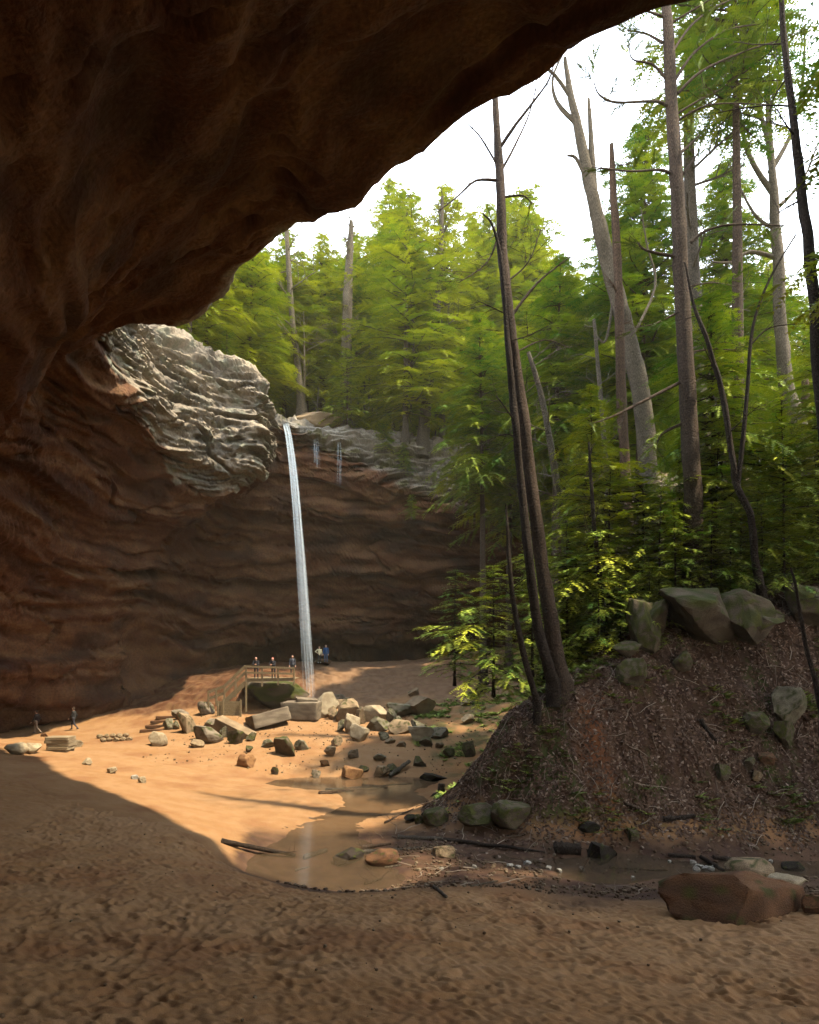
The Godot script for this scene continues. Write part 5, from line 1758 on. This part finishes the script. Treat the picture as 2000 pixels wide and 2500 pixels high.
# ------------------------------------------------------------------ litter, twigs, gravel, low plants
func scatter(called: String, mesh: Mesh, m: Material, xf: Array, cols: PackedColorArray, label: String, category: String) -> void:
	var mm := MultiMesh.new()
	mm.transform_format = MultiMesh.TRANSFORM_3D
	mm.use_colors = true
	mm.mesh = mesh
	mm.instance_count = xf.size()
	for k in xf.size():
		mm.set_instance_transform(k, xf[k])
		mm.set_instance_color(k, cols[k])
	var o := MultiMeshInstance3D.new()
	o.name = called
	o.multimesh = mm
	o.material_override = m
	add_child(o, true)
	stuff(o, label, category)

func bed(x: float, d: float) -> float:
	return bed_lift(Vector3(x, ground(x, d), -d))

func slope_basis(x: float, d: float) -> Basis:
	var e := 0.15
	var n := Vector3(bed(x - e, d) - bed(x + e, d), 2.0 * e, bed(x, d + e) - bed(x, d - e)).normalized()
	var t := n.cross(Vector3(0.2, 0.0, 1.0)).normalized()
	return Basis(t, n, t.cross(n))

func build_litter() -> void:
	var r := RandomNumberGenerator.new()
	r.seed = 500
	var lm := surface("leaf", Color.WHITE, 0.7, null, 1.0, null, 1.0, true)
	# fallen leaves: a bent four cornered blade
	var s := Shape.new()
	s.tri(Vector3(-0.055, 0, 0), Vector3(0.0, 0.018, -0.026), Vector3(0.0, -0.005, 0.026), Color.WHITE)
	s.tri(Vector3(0.0, 0.018, -0.026), Vector3(0.06, -0.004, 0.004), Vector3(0.0, -0.005, 0.026), Color.WHITE)
	var leaf := s.done()
	var xf := []
	var cols := PackedColorArray()
	while xf.size() < 60000:
		var x := r.randf_range(0.5, 22.0)
		var d := r.randf_range(20.6, 29.5)
		var h := ground(x, d)
		var keep := smoothstep(0.1, 1.3, h + 0.5 * noise_b.get_noise_2d(x * 0.8, d * 0.8)) * (0.35 + 0.65 * smoothstep(-0.25, 0.2, noise_b.get_noise_2d(x * 0.5 + 9.0, d * 0.5)))
		if r.randf() > keep + 0.03:
			continue
		var b := slope_basis(x, d) * Basis(Vector3.UP, r.randf() * TAU) * Basis(Vector3(1, 0, 0), r.randf_range(-0.6, 0.6)) * Basis(Vector3(0, 0, 1), r.randf_range(-0.4, 0.4))
		xf.push_back(Transform3D(b.scaled(Vector3.ONE * r.randf_range(0.9, 2.0)), Vector3(x, bed(x, d) + 0.02, -d)))
		var t := r.randf()
		cols.push_back(Color(0.04243, 0.02037, 0.01103).lerp(Color(0.1103, 0.06789, 0.04243), t * t) if r.randf() < 0.92 else Color(0.1632, 0.1197, 0.08976))
	scatter("leaf_litter", leaf, lm, xf, cols, "brown fallen leaves covering the mound", "leaves")
	# twigs
	s = Shape.new()
	tube(s, PackedVector3Array([Vector3(-0.5, 0, 0), Vector3(-0.1, 0.03, 0.03), Vector3(0.2, 0.0, -0.02), Vector3(0.5, 0.02, 0.03)]), PackedFloat32Array([0.014, 0.012, 0.010, 0.004]), 4, Color.WHITE)
	var twig := s.done()
	xf = []
	cols = PackedColorArray()
	while xf.size() < 480:
		var x := r.randf_range(-3.5, 19.0)
		var d := r.randf_range(17.0, 28.0)
		var h := ground(x, d)
		if h < 0.04 or (h < 0.6 and d < sand_edge(x) + 1.0) or (h < 0.4 and r.randf() > 0.4):
			continue
		var b := slope_basis(x, d) * Basis(Vector3.UP, r.randf() * TAU) * Basis(Vector3(0, 0, 1), r.randf_range(-0.15, 0.25))
		xf.push_back(Transform3D(b.scaled(Vector3(r.randf_range(0.3, 1.3), 1, 1)), Vector3(x, bed(x, d) + 0.03, -d)))
		cols.push_back(Color(0.0936, 0.0663, 0.0468).lerp(Color(0.2496, 0.2028, 0.156), r.randf()))
	scatter("twig_debris", twig, lm, xf, cols, "loose twigs on the mound and the stream bank", "twigs")
	# gravel
	var pebble := rock_mesh(5, Vector3(0.09, 0.05, 0.08), "white", 6, 0.5)
	var gm := surface("pebble", Color(0.585, 0.585, 0.585), 0.9, null, 1.0, null, 1.0, true)
	xf = []
	cols = PackedColorArray()
	while xf.size() < 5200:
		var x := r.randf_range(-4.0, 18.0)
		var d := r.randf_range(16.6, 23.0)
		if xf.size() > 3600:
			x = r.randf_range(-16.0, 6.0); d = r.randf_range(35.5, 50.0)
		var h := ground(x, d)
		if h < 0.03 or (d < sand_edge(x) + 0.8):
			continue
		if noise_b.get_noise_2d(x * 0.4, d * 0.4) < r.randf_range(-0.5, 0.35):
			continue
		xf.push_back(Transform3D(Basis(Vector3.UP, r.randf() * TAU).scaled(Vector3.ONE * (0.3 + 1.3 * pow(r.randf(), 3.0))), Vector3(x, bed(x, d) + 0.004, -d)))
		var t := r.randf()
		cols.push_back(Color(0.27, 0.17, 0.11).lerp(Color(0.62, 0.50, 0.38), t * t) if d < 30.0 else Color(0.351, 0.2184, 0.1248).lerp(Color(0.585, 0.468, 0.312), t))
	scatter("gravel", pebble, gm, xf, cols, "gravel of the stream bed and sand slope", "gravel")
	# crumbs of stone and dead leaf on the near sand
	xf = []
	cols = PackedColorArray()
	while xf.size() < 420:
		var x := r.randf_range(-12.0, 14.0)
		var d := r.randf_range(6.5, 22.0)
		if d > sand_edge(x) + 0.4 or noise_b.get_noise_2d(x * 0.3 + 5.0, d * 0.3) < r.randf_range(-0.4, 0.3):
			continue
		xf.push_back(Transform3D(Basis(Vector3.UP, r.randf() * TAU).scaled(Vector3.ONE * (0.18 + 0.75 * pow(r.randf(), 4.0))), Vector3(x, sand_lift(Vector3(x, ground(x, d), -d)) + 0.004, -d)))
		cols.push_back(Color(0.30, 0.18, 0.10).lerp(Color(0.62, 0.48, 0.34), r.randf()))
	scatter("sand_debris", pebble, gm, xf, cols, "small stones and crumbs strewn over the near sand", "debris")
	# low green plants on the mound and the grassy slope
	s = Shape.new()
	for k in 9:
		var a := TAU * k / 9.0 + r.randf() * 0.4
		var dir := Vector3(cos(a), r.randf_range(0.25, 0.8), sin(a)).normalized()
		frond(s, Vector3.ZERO, dir, dir.cross(Vector3.UP).normalized(), r.randf_range(0.22, 0.4), 0.07, Color.WHITE, r)
	var tuft := s.done()
	xf = []
	cols = PackedColorArray()
	while xf.size() < 1500:
		var x := r.randf_range(0.5, 20.0)
		var d := r.randf_range(22.0, 29.0)
		if xf.size() > 700:
			x = r.randf_range(0.5, 9.0); d = r.randf_range(35.0, 50.0)
		var h := ground(x, d)
		if h < 0.5 or noise_b.get_noise_2d(x * 0.33 + 70.0, d * 0.33) < r.randf_range(0.0, 0.35):
			continue
		xf.push_back(Transform3D(Basis(Vector3.UP, r.randf() * TAU).scaled(Vector3.ONE * r.randf_range(0.5, 1.4)), Vector3(x, bed(x, d), -d)))
		cols.push_back(Color(0.07, 0.13, 0.02).lerp(Color(0.20, 0.24, 0.035), r.randf()))
	scatter("undergrowth", tuft, mats.needles, xf, cols, "low green sprigs and moss on the mound and slope", "undergrowth")
